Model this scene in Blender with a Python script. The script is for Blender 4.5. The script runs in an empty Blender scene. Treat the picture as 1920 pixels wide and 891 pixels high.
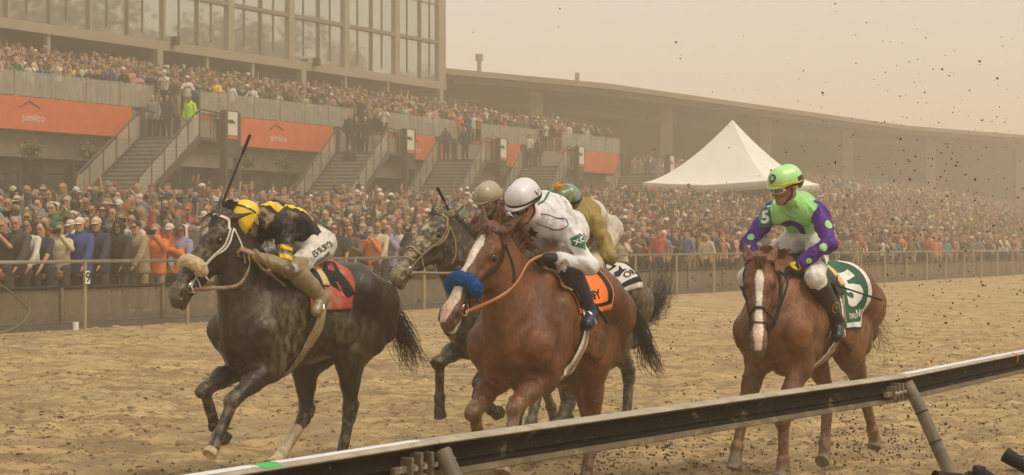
import bpy, bmesh, math, random, os
import numpy as np
from mathutils import Vector, Matrix
from mathutils.bvhtree import BVHTree
# ------------------------------------------------------------------ scene, camera, light
SC = bpy.context.scene
ROOT = SC.collection
EYE = 1.8
cam_d = bpy.data.cameras.new('camera'); cam = bpy.data.objects.new('camera', cam_d); ROOT.objects.link(cam)
cam.location = (0, 0, EYE); cam.rotation_euler = (math.radians(90.205), 0, 0)
cam_d.sensor_width = 36; cam_d.lens = 65.6; cam_d.clip_start = .1; cam_d.clip_end = 4000
SC.camera = cam
wd = bpy.data.worlds.new('World'); SC.world = wd; wd.use_nodes = True
nt = wd.node_tree; nt.nodes.clear()
SUN_EL, SUN_AZ = 56, 118            # elevation, compass-like angle of the sun (degrees)
sky = nt.nodes.new('ShaderNodeTexSky'); sky.sky_type = 'NISHITA'; sky.sun_disc = False
sky.sun_elevation = math.radians(SUN_EL); sky.sun_rotation = math.radians(SUN_AZ)
sky.dust_density = 8; sky.air_density = 1.0; sky.ozone_density = .5
tone = nt.nodes.new('ShaderNodeMix'); tone.data_type = 'RGBA'; tone.inputs[0].default_value = .90
tone.inputs[7].default_value = (9.0, 8.75, 8.35, 1)     # the even cream of the cloud cover
bg = nt.nodes.new('ShaderNodeBackground'); bg.inputs[1].default_value = .064
wo = nt.nodes.new('ShaderNodeOutputWorld')
nt.links.new(sky.outputs[0], tone.inputs[6]); nt.links.new(tone.outputs[2], bg.inputs[0]); nt.links.new(bg.outputs[0], wo.inputs[0])
sl = bpy.data.lights.new('sun', 'SUN'); sl.energy = 1.5; sl.angle = math.radians(10); sl.color = (1, .90, .74)
so = bpy.data.objects.new('sun', sl); ROOT.objects.link(so)
_el, _az = math.radians(SUN_EL), math.radians(SUN_AZ)
so.rotation_euler = Vector((-math.sin(_az) * math.cos(_el), -math.cos(_az) * math.cos(_el), -math.sin(_el))).to_track_quat('-Z', 'Y').to_euler()
SC.view_settings.view_transform = 'Standard'; SC.view_settings.look = 'None'
SC.view_settings.exposure = .64; SC.view_settings.gamma = 1; SC.view_settings.use_curve_mapping = False
SC.cycles.volume_bounces = 3; SC.cycles.max_bounces = 6
rng = random.Random(7); nrng = np.random.default_rng(7)

# ------------------------------------------------------------------ generic helpers
U = np.array([math.sin(math.radians(29)), math.cos(math.radians(29)), 0.0])    # along the rails, away from the camera
N = np.array([-U[1], U[0], 0.0])                                              # across the track, towards the stand
def P(s, p, z=0.0):
    v = U * s + N * p; return (v[0], v[1], z)
RZ = math.atan2(U[1], U[0])

def tag(o, label=None, cat=None, group=None, kind=None):
    if label: o['label'] = label
    if cat: o['category'] = cat
    if group: o['group'] = group
    if kind: o['kind'] = kind
    return o
def link(o, parent=None):
    ROOT.objects.link(o)
    if parent is not None: o.parent = parent
    return o
def empty(name, loc=(0, 0, 0), rz=0.0, label=None, cat=None, group=None):
    o = bpy.data.objects.new(name, None); o.location = loc; o.rotation_euler = (0, 0, rz); o.empty_display_size = .2
    link(o); return tag(o, label, cat, group)
def np_mesh(name, V, Fq, mat=None, smooth=True, cols=None, mats=None, midx=None):
    me = bpy.data.meshes.new(name)
    V = np.asarray(V, dtype=np.float32); Fq = np.asarray(Fq, dtype=np.int32)
    k = Fq.shape[1]
    me.vertices.add(len(V)); me.vertices.foreach_set('co', V.ravel())
    me.loops.add(Fq.size); me.loops.foreach_set('vertex_index', Fq.ravel())
    me.polygons.add(len(Fq)); me.polygons.foreach_set('loop_start', np.arange(0, Fq.size, k, dtype=np.int32))
    me.update(calc_edges=True)
    me.polygons.foreach_set('use_smooth', np.full(len(Fq), smooth))
    if cols is not None:
        a = me.color_attributes.new('col', 'FLOAT_COLOR', 'POINT')
        c = np.ones((len(V), 4), np.float32); c[:, :3] = cols; a.data.foreach_set('color', c.ravel())
    for m in (mats or ([mat] if mat else [])): me.materials.append(m)
    if midx is not None: me.polygons.foreach_set('material_index', np.asarray(midx, np.int32))
    me.validate(); me.update()
    return me
class MB:
    """collects simple shapes into one mesh"""
    def __init__(s): s.v = []; s.f = []; s.m = []
    def add(s, vs, fs, m=0):
        b = len(s.v); s.v += [tuple(v) for v in vs]; s.f += [tuple(i + b for i in f) for f in fs]; s.m += [m] * len(fs); return s
    def box(s, c, d, R=None, m=0):
        vs = []
        for sx in (-.5, .5):
            for sy in (-.5, .5):
                for sz in (-.5, .5):
                    v = Vector((d[0] * sx, d[1] * sy, d[2] * sz))
                    if R is not None: v = R @ v
                    vs.append(v + Vector(c))
        return s.add(vs, [(0, 1, 3, 2), (4, 6, 7, 5), (0, 4, 5, 1), (2, 3, 7, 6), (0, 2, 6, 4), (1, 5, 7, 3)], m)
    def span(s, x0, x1, y0, y1, z0, z1, m=0): return s.box(((x0 + x1) / 2, (y0 + y1) / 2, (z0 + z1) / 2), (x1 - x0, y1 - y0, z1 - z0), None, m)
    def tube(s, pts, r, n=8, cap=True, m=0, flat=1.0, up=None):
        pts = [Vector(p) for p in pts]; k = len(pts)
        rr = r if hasattr(r, '__len__') else [r] * k
        base = len(s.v); t0 = (pts[1] - pts[0]).normalized()
        a = Vector(up) if up is not None else (Vector((0, 0, 1)) if abs(t0.z) < .9 else Vector((1, 0, 0)))
        a = (a - t0 * a.dot(t0)).normalized(); vs = []
        for i, p in enumerate(pts):
            t = (pts[min(i + 1, k - 1)] - pts[max(i - 1, 0)]).normalized()
            a = (a - t * a.dot(t)).normalized(); b = t.cross(a)
            for j in range(n):
                q = 2 * math.pi * (j + .5) / n
                vs.append(p + (a * math.cos(q) * flat + b * math.sin(q)) * rr[i])
        fs = [(i * n + j, i * n + (j + 1) % n, (i + 1) * n + (j + 1) % n, (i + 1) * n + j) for i in range(k - 1) for j in range(n)]
        if cap: fs += [tuple(reversed(range(n))), tuple((k - 1) * n + j for j in range(n))]
        return s.add(vs, fs, m)
    def sphere(s, c, r, nu=12, nv=8, m=0, R=None):
        r = r if hasattr(r, '__len__') else (r, r, r); vs = []
        for i in range(nv + 1):
            ph = math.pi * i / nv
            for j in range(nu):
                th = 2 * math.pi * j / nu
                v = Vector((r[0] * math.sin(ph) * math.cos(th), r[1] * math.sin(ph) * math.sin(th), r[2] * math.cos(ph)))
                if R is not None: v = R @ v
                vs.append(v + Vector(c))
        fs = [(i * nu + j, (i + 1) * nu + j, (i + 1) * nu + (j + 1) % nu, i * nu + (j + 1) % nu) for i in range(nv) for j in range(nu)]
        return s.add(vs, fs, m)
    def mesh(s, name, mats, smooth=False):
        me = bpy.data.meshes.new(name); me.from_pydata([tuple(v) for v in s.v], [], s.f)
        for m in (mats if isinstance(mats, (list, tuple)) else [mats]): me.materials.append(m)
        me.polygons.foreach_set('material_index', s.m)
        me.update()
        bm = bmesh.new(); bm.from_mesh(me); bmesh.ops.remove_doubles(bm, verts=bm.verts, dist=1e-6); bmesh.ops.recalc_face_normals(bm, faces=bm.faces); bm.to_mesh(me); bm.free()
        if smooth: 
            me.polygons.foreach_set('use_smooth', [True] * len(me.polygons))
            try: me.set_sharp_from_angle(angle=math.radians(42))
            except Exception: pass
        return me
    def obj(s, name, mats, parent=None, smooth=False, bevel=0):
        o = bpy.data.objects.new(name, s.mesh(name, mats, smooth)); link(o, parent)
        if bevel:
            b = o.modifiers.new('bevel', 'BEVEL'); b.width = bevel; b.segments = 2; b.limit_method = 'ANGLE'
        return o

# ------------------------------------------------------------------ materials
def nodes(name):
    m = bpy.data.materials.new(name); m.use_nodes = True
    t = m.node_tree; return m, t, t.nodes['Principled BSDF']
def ramp(t, src, stops):
    r = t.nodes.new('ShaderNodeValToRGB'); e = r.color_ramp.elements
    while len(e) < len(stops): e.new(.5)
    for q, (pos, c) in zip(e, stops): q.position = pos; q.color = (*c, 1) if len(c) == 3 else c
    t.links.new(src, r.inputs[0]); return r.outputs[0]
def noise(t, scale, detail=4, rough=.55, vec=None, dist=0.0):
    n = t.nodes.new('ShaderNodeTexNoise'); n.inputs['Scale'].default_value = scale; n.inputs['Detail'].default_value = detail
    n.inputs['Roughness'].default_value = rough; n.inputs['Distortion'].default_value = dist
    if vec is not None: t.links.new(vec, n.inputs['Vector'])
    return n.outputs['Fac']
def coord(t, kind='Object', scale=None):
    c = t.nodes.new('ShaderNodeTexCoord'); o = c.outputs[kind]
    if scale:
        mp = t.nodes.new('ShaderNodeMapping'); mp.inputs['Scale'].default_value = scale; t.links.new(o, mp.inputs[0]); o = mp.outputs[0]
    return o
def mix(t, fac, a, b, mode='MIX'):
    n = t.nodes.new('ShaderNodeMix'); n.data_type = 'RGBA'; n.blend_type = mode; n.clamp_factor = True
    for i, v in ((0, fac), (6, a), (7, b)):
        if hasattr(v, 'is_linked'): t.links.new(v, n.inputs[i])
        elif i == 0: n.inputs[0].default_value = v
        else: n.inputs[i].default_value = (*v, 1) if len(v) == 3 else v
    return n.outputs[2]
def bump(t, b, h, strength=.3, dist=.01):
    n = t.nodes.new('ShaderNodeBump'); n.inputs['Strength'].default_value = strength; n.inputs['Distance'].default_value = dist
    t.links.new(h, n.inputs['Height']); t.links.new(n.outputs[0], b.inputs['Normal'])
def mat(name, col, rough=.6, metal=0.0, spec=.5, var=.25, vscale=6.0, mud=0.0, mudcol=(.30, .22, .12), bmp=.15, bscale=40.0, attr=None, coat=0.0, sheen=0.0, mudscale=9.0):
    """plain coloured surface: colour varied by noise, optional dried-mud splatter, fine bump"""
    m, t, b = nodes(name)
    co = coord(t)
    if attr == 'col':
        a = t.nodes.new('ShaderNodeAttribute'); a.attribute_name = 'col'; base = a.outputs['Color']
    elif attr == 'obj':
        a = t.nodes.new('ShaderNodeObjectInfo'); base = a.outputs['Color']
    else: base = (*col, 1)
    n1 = noise(t, vscale, 5, .6, co)
    lo, hi = 1 - var, 1 + var
    f = ramp(t, n1, [(.3, (lo,) * 3), (.7, (hi,) * 3)])
    c = mix(t, 1.0, base, f, 'MULTIPLY')
    if mud > 0:
        n2 = noise(t, mudscale, 8, .72, co, .3)
        c = mix(t, ramp(t, n2, [(.60 - .28 * mud, (0,) * 3), (.66 - .18 * mud, (min(1, .35 + mud),) * 3)]), c, mudcol)
    if hasattr(c, 'is_linked'): t.links.new(c, b.inputs['Base Color'])
    b.inputs['Roughness'].default_value = rough; b.inputs['Metallic'].default_value = metal
    b.inputs['Specular IOR Level'].default_value = spec; b.inputs['Coat Weight'].default_value = coat; b.inputs['Coat Roughness'].default_value = .25
    b.inputs['Sheen Weight'].default_value = sheen
    if bmp: bump(t, b, noise(t, bscale, 4, .6, co), bmp, .01)
    return m

# ------------------------------------------------------------------ implicit surfaces
def vnoise(p, scale, seed=0):
    q = p * scale + seed * 17.31; i = np.floor(q).astype(np.int64); f = q - i; f = f * f * (3 - 2 * f)
    def h(ix, iy, iz):
        n = (ix * 374761393 + iy * 668265263 + iz * 2147483647 + seed * 1274126177) & 0xffffffff
        n = ((n ^ (n >> 13)) * 1274126177) & 0xffffffff
        return ((n ^ (n >> 16)) & 0xffff) / 65535.0
    r = 0
    for dx in (0, 1):
        wx = f[:, 0] if dx else 1 - f[:, 0]
        for dy in (0, 1):
            wy = f[:, 1] if dy else 1 - f[:, 1]
            for dz in (0, 1):
                wz = f[:, 2] if dz else 1 - f[:, 2]
                r = r + wx * wy * wz * h(i[:, 0] + dx, i[:, 1] + dy, i[:, 2] + dz)
    return r
def fbm(p, scale, oct=4, seed=0):
    r = 0; a = .5; 
    for k in range(oct): r = r + a * vnoise(p, scale, seed + k); scale *= 2.1; a *= .5
    return r / (1 - .5 ** oct)
class Blob:
    """union of rounded cones with smooth joins, meshed by surface nets"""
    def __init__(s): s.p = []
    def add(s, a, b, r1, r2=None, k=.03, sc=(), op=1):
        s.p.append((np.array(a, float), np.array(b, float), r1, r1 if r2 is None else r2, k, sc, op)); return s
    def ball(s, c, r, k=.03, sc=(), op=1): return s.add(c, np.array(c, float) + [0, 0, 1e-4], r, r, k, sc, op)
    def build(s, h, inflate=0.0):
        lo = np.full(3, 1e9); hi = -lo
        for a, b, r1, r2, k, sc, op in s.p:
            if op < 0: continue
            R = max(r1, r2) * max([1] + [q for _, q in sc]) + inflate
            lo = np.minimum(lo, np.minimum(a, b) - R); hi = np.maximum(hi, np.maximum(a, b) + R)
        lo -= 3 * h; hi += 3 * h
        n = np.ceil((hi - lo) / h).astype(int) + 1
        F = np.full(n, 1.0, np.float32)
        ax = [lo[i] + h * np.arange(n[i]) for i in range(3)]
        for a, b, r1, r2, k, sc, op in s.p:
            mg = max(r1, r2) * max([1] + [q for _, q in sc]) + k + 3 * h + abs(inflate)
            i0 = np.maximum(np.floor((np.minimum(a, b) - mg - lo) / h).astype(int), 0)
            i1 = np.minimum(np.ceil((np.maximum(a, b) + mg - lo) / h).astype(int) + 1, n)
            if (i1 <= i0).any(): continue
            X, Y, Z = np.meshgrid(ax[0][i0[0]:i1[0]], ax[1][i0[1]:i1[1]], ax[2][i0[2]:i1[2]], indexing='ij')
            p = np.stack([X - a[0], Y - a[1], Z - a[2]], -1).astype(np.float32); ba = (b - a).copy(); smn = 1.0
            for vec, q in sc:
                vec = np.array(vec, float); vec /= np.linalg.norm(vec)
                p = p + ((1 / q - 1) * (p @ vec))[..., None] * vec; ba = ba + (1 / q - 1) * (ba @ vec) * vec; smn = min(smn, q)
            t = np.clip((p @ ba) / max(ba @ ba, 1e-12), 0, 1)
            d = np.linalg.norm(p - t[..., None] * ba, axis=-1) - (r1 + (r2 - r1) * t)
            d = (d * smn ** .5).astype(np.float32) - (inflate if op > 0 else 0)
            sub = F[i0[0]:i1[0], i0[1]:i1[1], i0[2]:i1[2]]
            if op > 0:
                hh = np.clip(.5 + .5 * (sub - d) / k, 0, 1); res = sub + (d - sub) * hh - k * hh * (1 - hh)
                res = np.where(sub > .9, np.minimum(sub, d), res)
            else:
                d = -d; hh = np.clip(.5 + .5 * (d - sub) / k, 0, 1); res = sub + (d - sub) * hh + k * hh * (1 - hh)
            F[i0[0]:i1[0], i0[1]:i1[1], i0[2]:i1[2]] = res
        return nets(F, lo, h)
def nets(F, lo, h):
    S = F < 0; n = np.array(F.shape); c = n - 1
    acc = np.zeros((*c, 3), np.float32); cnt = np.zeros(c, np.int8); edges = []
    for a in range(3):
        sl0 = [slice(None)] * 3; sl1 = [slice(None)] * 3; sl0[a] = slice(0, -1); sl1[a] = slice(1, None)
        cr = S[tuple(sl0)] != S[tuple(sl1)]
        idx = np.argwhere(cr)
        f0 = F[tuple(sl0)][cr]; f1 = F[tuple(sl1)][cr]; t = f0 / (f0 - f1)
        pos = idx.astype(np.float32); pos[:, a] += t
        b, d = [(1, 2), (2, 0), (0, 1)][a]
        q4 = []
        for ob, od in ((-1, -1), (0, -1), (0, 0), (-1, 0)):
            ci = idx.copy(); ci[:, b] += ob; ci[:, d] += od
            ok = (ci >= 0).all(1) & (ci < c).all(1)
            cc = ci[ok]; lin = np.ravel_multi_index(cc.T, c)
            np.add.at(acc.reshape(-1, 3), lin, pos[ok]); np.add.at(cnt.reshape(-1), lin, 1); q4.append((ci, ok))
        allok = q4[0][1] & q4[1][1] & q4[2][1] & q4[3][1]
        quad = np.stack([np.ravel_multi_index(ci[allok].T, c) for ci, _ in q4], 1)
        fl = (f0 < 0)[allok]; quad[~fl] = quad[~fl][:, ::-1]; edges.append(quad)
    used = cnt.reshape(-1) > 0; remap = -np.ones(used.size, np.int64); remap[used] = np.arange(used.sum())
    V = acc.reshape(-1, 3)[used] / cnt.reshape(-1)[used][:, None] * h + lo
    return V.astype(np.float32), remap[np.concatenate(edges)]
def relax(V, Q, it=1, w=.5):
    for _ in range(it):
        s = np.zeros_like(V); c = np.zeros(len(V), np.float32)
        for i in range(4):
            for j in (1, 3):
                np.add.at(s, Q[:, i], V[Q[:, (i + j) % 4]]); np.add.at(c, Q[:, i], 1)
        V = V + w * (s / c[:, None] - V)
    return V
def bvh_of(V, Q): return BVHTree.FromPolygons([tuple(map(float, v)) for v in V], [tuple(map(int, q)) for q in Q])
def unit(v): v = np.array(v, float); return v / np.linalg.norm(v)
def lerp(a, b, t): return np.array(a, float) * (1 - t) + np.array(b, float) * t
def spline(pts, n):
    pts = [np.array(p, float) for p in pts]; out = []
    q = [2 * pts[0] - pts[1]] + pts + [2 * pts[-1] - pts[-2]]
    m = len(pts) - 1
    for i in range(n):
        u = i / (n - 1) * m; j = min(int(u), m - 1); t = u - j; a, b, c, d = q[j:j + 4]
        out.append(.5 * ((2 * b) + (c - a) * t + (2 * a - 5 * b + 4 * c - d) * t * t + (3 * b - a - 3 * c + d) * t ** 3))
    return out
# ------------------------------------------------------------------ material library
M = {}
M['eye'] = mat('eye', (.006, .004, .003), .05, spec=.6, var=0, bmp=0)
M['steel'] = mat('steel', (.55, .52, .47), .3, metal=.9, var=.1, bmp=.05)
def coat_mat(name, rough, bs=.22, coat=.0):
    m, t, b = nodes(name); a = t.nodes.new('ShaderNodeAttribute'); a.attribute_name = 'col'; co = coord(t)
    hair = noise(t, 60, 5, .7, coord(t, 'Object', (1, 1, .35))); n2 = noise(t, 7, 4, .6, co)
    c = mix(t, 1.0, a.outputs['Color'], ramp(t, hair, [(.3, (.68,) * 3), (.7, (1.32,) * 3)]), 'MULTIPLY')
    c = mix(t, 1.0, c, ramp(t, noise(t, 3.2, 6, .65, co, .5), [(.32, (.58,) * 3), (.68, (1.42,) * 3)]), 'MULTIPLY')
    c = mix(t, ramp(t, noise(t, 210, 3, .6, co), [(.66, (0,) * 3), (.70, (.55,) * 3)]), c, (.30, .22, .13))
    t.links.new(c, b.inputs['Base Color']); b.inputs['Roughness'].default_value = rough; b.inputs['Specular IOR Level'].default_value = .28
    b.inputs['Coat Weight'].default_value = coat; b.inputs['Coat Roughness'].default_value = .35
    t.links.new(ramp(t, n2, [(.35, (rough - .1,) * 3), (.7, (rough + .15,) * 3)]), b.inputs['Roughness'])
    h = t.nodes.new('ShaderNodeMath'); h.operation = 'ADD'; t.links.new(hair, h.inputs[0]); t.links.new(noise(t, 16, 3, .5, co, .6), h.inputs[1])
    bump(t, b, h.outputs[0], bs, .02); return m
M['coat'] = coat_mat('horse_coat', .38, .45, .12)
M['coat_wet'] = coat_mat('horse_coat_wet', .33, .48, .2)
M['hair_black'] = mat('hair_black', (.018, .013, .010), .5, var=.5, vscale=20, bmp=0)
M['hair_chestnut'] = mat('hair_chestnut', (.13, .045, .018), .5, var=.5, vscale=20, bmp=0)
M['skin'] = mat('skin', None, .5, attr='col', var=.12, vscale=20, bmp=.12, bscale=120)
M['silk'] = mat('silk', None, .5, attr='col', var=.16, vscale=10, bmp=.6, bscale=16, spec=.25)
M['shell'] = mat('shell', None, .38, attr='col', var=.05, vscale=12, bmp=.03, bscale=60, coat=.15)
M['leather'] = mat('boot_leather', None, .35, attr='col', var=.2, vscale=20, bmp=.25, bscale=40, mud=0)
M['cloth'] = mat('cloth', None, .8, attr='col', var=.15, vscale=20, bmp=.25, bscale=120)
M['black_cloth'] = mat('black_cloth', (.012, .011, .011), .5, var=.2, bmp=.1, spec=.2)
M['black_print'] = mat('black_print', (.006, .006, .007), .6, var=.1, bmp=0, spec=.2)
M['white_print'] = mat('white_print', (.74, .72, .68), .6, var=.08, mud=.12, bmp=0)
M['brown_leather'] = mat('brown_leather', (.035, .016, .010), .4, var=.3, bmp=.2, spec=.2)
M['black_leather'] = mat('black_leather', (.012, .010, .009), .35, var=.2, bmp=.2, spec=.2)
M['tan_leather'] = mat('tan_leather', (.42, .17, .06), .5, var=.25, bmp=.2)
M['muddy_leather'] = mat('muddy_leather', (.20, .10, .05), .6, var=.3, mud=.5, bmp=.3)
M['muddy_strap'] = mat('muddy_strap', (.30, .22, .12), .7, var=.35, mud=.5, bmp=.3)
M['white_strap'] = mat('white_strap', (.74, .69, .62), .5, var=.15, mud=.30, bmp=.15)
M['blue_fleece'] = mat('blue_fleece', (.005, .070, .22), .95, var=.4, vscale=60, bmp=1, bscale=150, spec=.1)
M['wool_fleece'] = mat('wool_fleece', (.55, .42, .24), .95, var=.35, vscale=50, bmp=.9, bscale=140, mud=.25, sheen=.2)
M['lens'] = mat('goggle_lens', (.03, .022, .016), .08, spec=.8, var=.1, bmp=0, coat=.5)
M['mud_lens'] = mat('muddy_lens', (.16, .12, .07), .3, var=.4, mud=.6, bmp=.1, coat=.3)
M['mud_cloth'] = mat('muddy_cloth', (.36, .28, .15), .8, var=.3, mud=.4, bmp=.3)
M['orange_cloth'] = mat('orange_cloth', (.83, .17, .012), .7, var=.12, bmp=.15, sheen=.1)
M['red_cloth'] = mat('red_cloth', (.42, .055, .035), .75, var=.3, mud=.42, bmp=.3, mudscale=7)
M['green_cloth'] = mat('green_cloth', (.006, .085, .040), .7, var=.15, bmp=.15)
M['white_cloth'] = mat('white_cloth', (.70, .67, .60), .75, var=.1, mud=.22, bmp=.15)
M['cream_pad'] = mat('cream_pad', (.62, .46, .20), .85, var=.2, bmp=.4, bscale=80)
M['pink_pad'] = mat('pink_pad', (.66, .34, .28), .85, var=.15, bmp=.3)
M['yellow_print'] = mat('yellow_print', (.74, .50, .02), .6, var=.15, mud=.15, bmp=.05)
M['green_print'] = mat('green_print', (.34, .72, .22), .6, var=.08, bmp=.05)
M['purple_print'] = mat('purple_print', (.045, .012, .13), .6, var=.1, bmp=.05)
M['darkgreen_print'] = mat('darkgreen_print', (.006, .12, .055), .5, var=.1, bmp=.02)
M['gold_print'] = mat('gold_print', (.55, .36, .14), .4, var=.1, bmp=0)
M['red_print'] = mat('red_print', (.62, .10, .06), .6, var=.2, mud=.2, bmp=0)
M['pom'] = mat('pom', (.62, .30, .02), .95, var=.4, vscale=60, bmp=1, bscale=150)

# ------------------------------------------------------------------ horses
def chain(pts, lens, y):
    """joint chain in the limb's own plane: keeps the directions of pts but true bone lengths"""
    out = [np.array([pts[0][0], y, pts[0][1]])]
    for i, L in enumerate(lens):
        d = np.array([pts[i + 1][0] - pts[i][0], 0, pts[i + 1][1] - pts[i][1]], float); d /= np.linalg.norm(d)
        out.append(out[-1] + d * L)
    return out
LAT = (0, 1, 0)
def hoof_prims(B, C, d, side):
    """hoof: cone widening towards a flat sole; d = direction from pastern to toe"""
    d = unit(d); tip = C + d * .055
    B.add(C, tip, .040, .052, .012)
    B.add(C + d * .125, C + d * .20, .09, .10, .006, (), -1)
class Horse: pass
def build_horse(nm, spec):
    H = Horse(); B = Blob(); H.spec = spec
    # trunk
    B.add((.36, 0, 1.19), (-.20, 0, 1.215), .385, .34, .05, ((LAT, .68),))
    B.add((.05, 0, 1.20), (-.30, 0, 1.25), .33, .29, .05, ((LAT, .82),))
    B.add((-.20, 0, 1.27), (-.55, 0, 1.28), .29, .27, .05, ((LAT, .86),))
    B.add((.40, 0, 1.52), (.16, 0, 1.50), .085, .07, .09, ((LAT, .55),))
    B.add((.16, 0, 1.48), (-.45, 0, 1.50), .07, .085, .06)
    for s in (-1, 1):
        B.add((-.42, s * .13, 1.37), (-.66, s * .12, 1.26), .205, .20, .06)
        B.add((-.38, s * .19, 1.42), (-.47, s * .19, 1.36), .075, .08, .05)
        B.add((-.66, s * .12, 1.28), (-.76, s * .10, 1.10), .17, .13, .05)
        B.add((.33, s * .11, 1.46), (.60, s * .17, 1.12), .10, .135, .04, ((LAT, .75),))
        B.add((.27, s * .19, 1.30), (.42, s * .20, 1.02), .15, .11, .022, ((LAT, .62),))
        B.add((.44, s * .20, 1.24), (.52, s * .20, 1.04), .085, .080, .014, ((LAT, .7),))
        B.add((.56, s * .11, 1.12), (.50, s * .12, .94), .16, .11, .03)
        B.add((.62, s * .085, 1.04), (.55, s * .09, .90), .105, .085, .012)
        B.add((.10, s * .24, 1.18), (-.20, s * .25, 1.10), .09, .11, .03, ((LAT, .35),))
        B.add((-.30, s * .20, 1.22), (-.42, s * .19, 1.02), .12, .10, .03, ((LAT, .5),))
        B.add((-.46, s * .21, 1.30), (-.40, s * .21, 1.04), .12, .12, .025, ((LAT, .5),))
        B.add((-.62, s * .19, 1.26), (-.62, s * .17, 1.02), .12, .10, .02, ((LAT, .6),))
    B.add((.46, 0, 1.02), (.28, 0, .90), .17, .10, .05)
    B.add((.64, 0, 1.22), (.60, 0, .98), .012, .012, .03, (), -1)
    # neck
    hd = spec['head']; poll = np.array(hd['poll'], float); e1 = unit(hd['vec'])
    lat = unit(hd.get('lat', (0, 1, 0))); e3 = unit(lat - e1 * (lat @ e1)); e2 = np.cross(e1, e3)
    H.poll, H.e1, H.e2, H.e3 = poll, e1, e2, e3
    L = .71; g = spec.get('hs', 1.13)
    def hp(u, v, w=0.0): return poll + e1 * (u * L) + e2 * (v * g) + e3 * (w * g)    # along the head, out of the forehead, to the left
    H.hp = hp
    nd = unit(poll - np.array([.45, 0, 1.40])); nl = unit(np.cross(np.cross(nd, (0, 1, 0)), nd) * 0 + (0, 1, 0))
    thr = hp(.20, -.20); crest = hp(.02, -.075)
    w0 = np.array([.40, 0, 1.43]); c0 = np.array([.56, 0, 1.16])
    B.add(w0, crest, .165, .090, .07, ((nl, .55),))
    B.add(lerp(w0, c0, .5), lerp(crest, thr, .45), .27, .140, .06, ((nl, .60),))
    B.add(c0, thr, .22, .100, .07, ((nl, .70),))
    for s in (-1, 1):
        B.add(c0 + [0.02, s * .06, -.02], lerp(c0, thr, .8) + [0, s * .02, 0],   .10, .05, .03)        # long neck muscle
    def HA_(a, b, r1, r2, k, sc=(), op=1): B.add(a, b, r1 * g, r2 * g, k, sc, op)
    def HB_(a, r1, k, sc=(), op=1): B.ball(a, r1 * g, k, sc, op)
    # head
    sk = ((e3, .86),)
    HA_(hp(.05, -.085), hp(.28, -.095), .082, .098, .035, sk)
    HA_(hp(.22, -.055), hp(.50, -.040), .062, .044, .03, ((e3, .95),))
    HA_(hp(.50, -.045), hp(.88, -.052), .048, .040, .03)
    HA_(hp(.10, -.15), hp(.34, -.17), .065, .085, .03, ((e3, .62),))
    for s in (-1, 1):
        HA_(hp(.24, -.165, s * .042), hp(.34, -.165, s * .040), .082, .072, .018, ((e3, .33),))     # cheek
        HA_(hp(.30, -.075, s * .066), hp(.56, -.072, s * .042), .020, .013, .018)                   # cheek crest
        HA_(hp(.20, -.035, s * .060), hp(.27, -.036, s * .068), .026, .024, .018)                   # brow
        HA_(hp(.13, -.075, s * .068), hp(.17, -.07, s * .068), .022, .02, .02)
        HB_(hp(.265, -.062, s * .092), .0235, .008, (), -1)                                        # eye socket
        HA_(hp(.235, -.043, s * .078), hp(.30, -.048, s * .078), .011, .009, .006)                  # lids
        HA_(hp(.245, -.083, s * .074), hp(.295, -.080, s * .074), .008, .007, .006)
    HA_(hp(.40, -.165), hp(.86, -.108), .052, .034, .035, ((e3, .80),))
    HA_(hp(.86, -.062), hp(.95, -.075), .058, .044, .03, ((e3, .92),))
    HA_(hp(.88, -.112), hp(.955, -.128), .034, .027, .014)                                          # chin, lower lip
    HA_(hp(.945, -.052), hp(.985, -.085), .030, .026, .015, ((e3, 1.25),))                          # upper lip
    for s in (-1, 1):
        HA_(hp(.875, -.04, s * .038), hp(.93, -.055, s * .046), .022, .024, .012)                   # nostril rim
        HA_(hp(.880, -.040, s * .066), hp(.930, -.056, s * .058), .0165, .021, .006, (), -1)
        HA_(hp(.84, -.098, s * .05), hp(.965, -.104, s * .052), .007, .006, .006, (), -1)           # mouth line
    # ears
    for s in (-1, 1):
        ev = hd['ears'][0 if s < 0 else 1]; ed = unit(e1 * ev[0] + e2 * ev[1] + e3 * (s * ev[2]))
        base = hp(.015, -.045, s * .055); fl = unit(np.cross(ed, e3) + .2 * e2)
        HA_(base, base + ed * .05, .032, .034, .014, ((fl, .7),))
        HA_(base + ed * .05, base + ed * .170, .034, .008, .008, ((fl, .55),))
        oc = unit(e2 * .7 + e3 * s * .35 - ed * (unit(e2 * .7 + e3 * s * .35) @ ed))
        HA_(base + ed * .05 + oc * .030, base + ed * .13 + oc * .016, .020, .006, .004, (), -1)
    # legs
    H.legs = {}; q_ = 1.12
    def LA(a, b, r1, r2=None, k=.03, sc=(), op=1): B.add(a, b, r1 * q_, (r1 if r2 is None else r2) * q_, k, sc, op)
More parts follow.
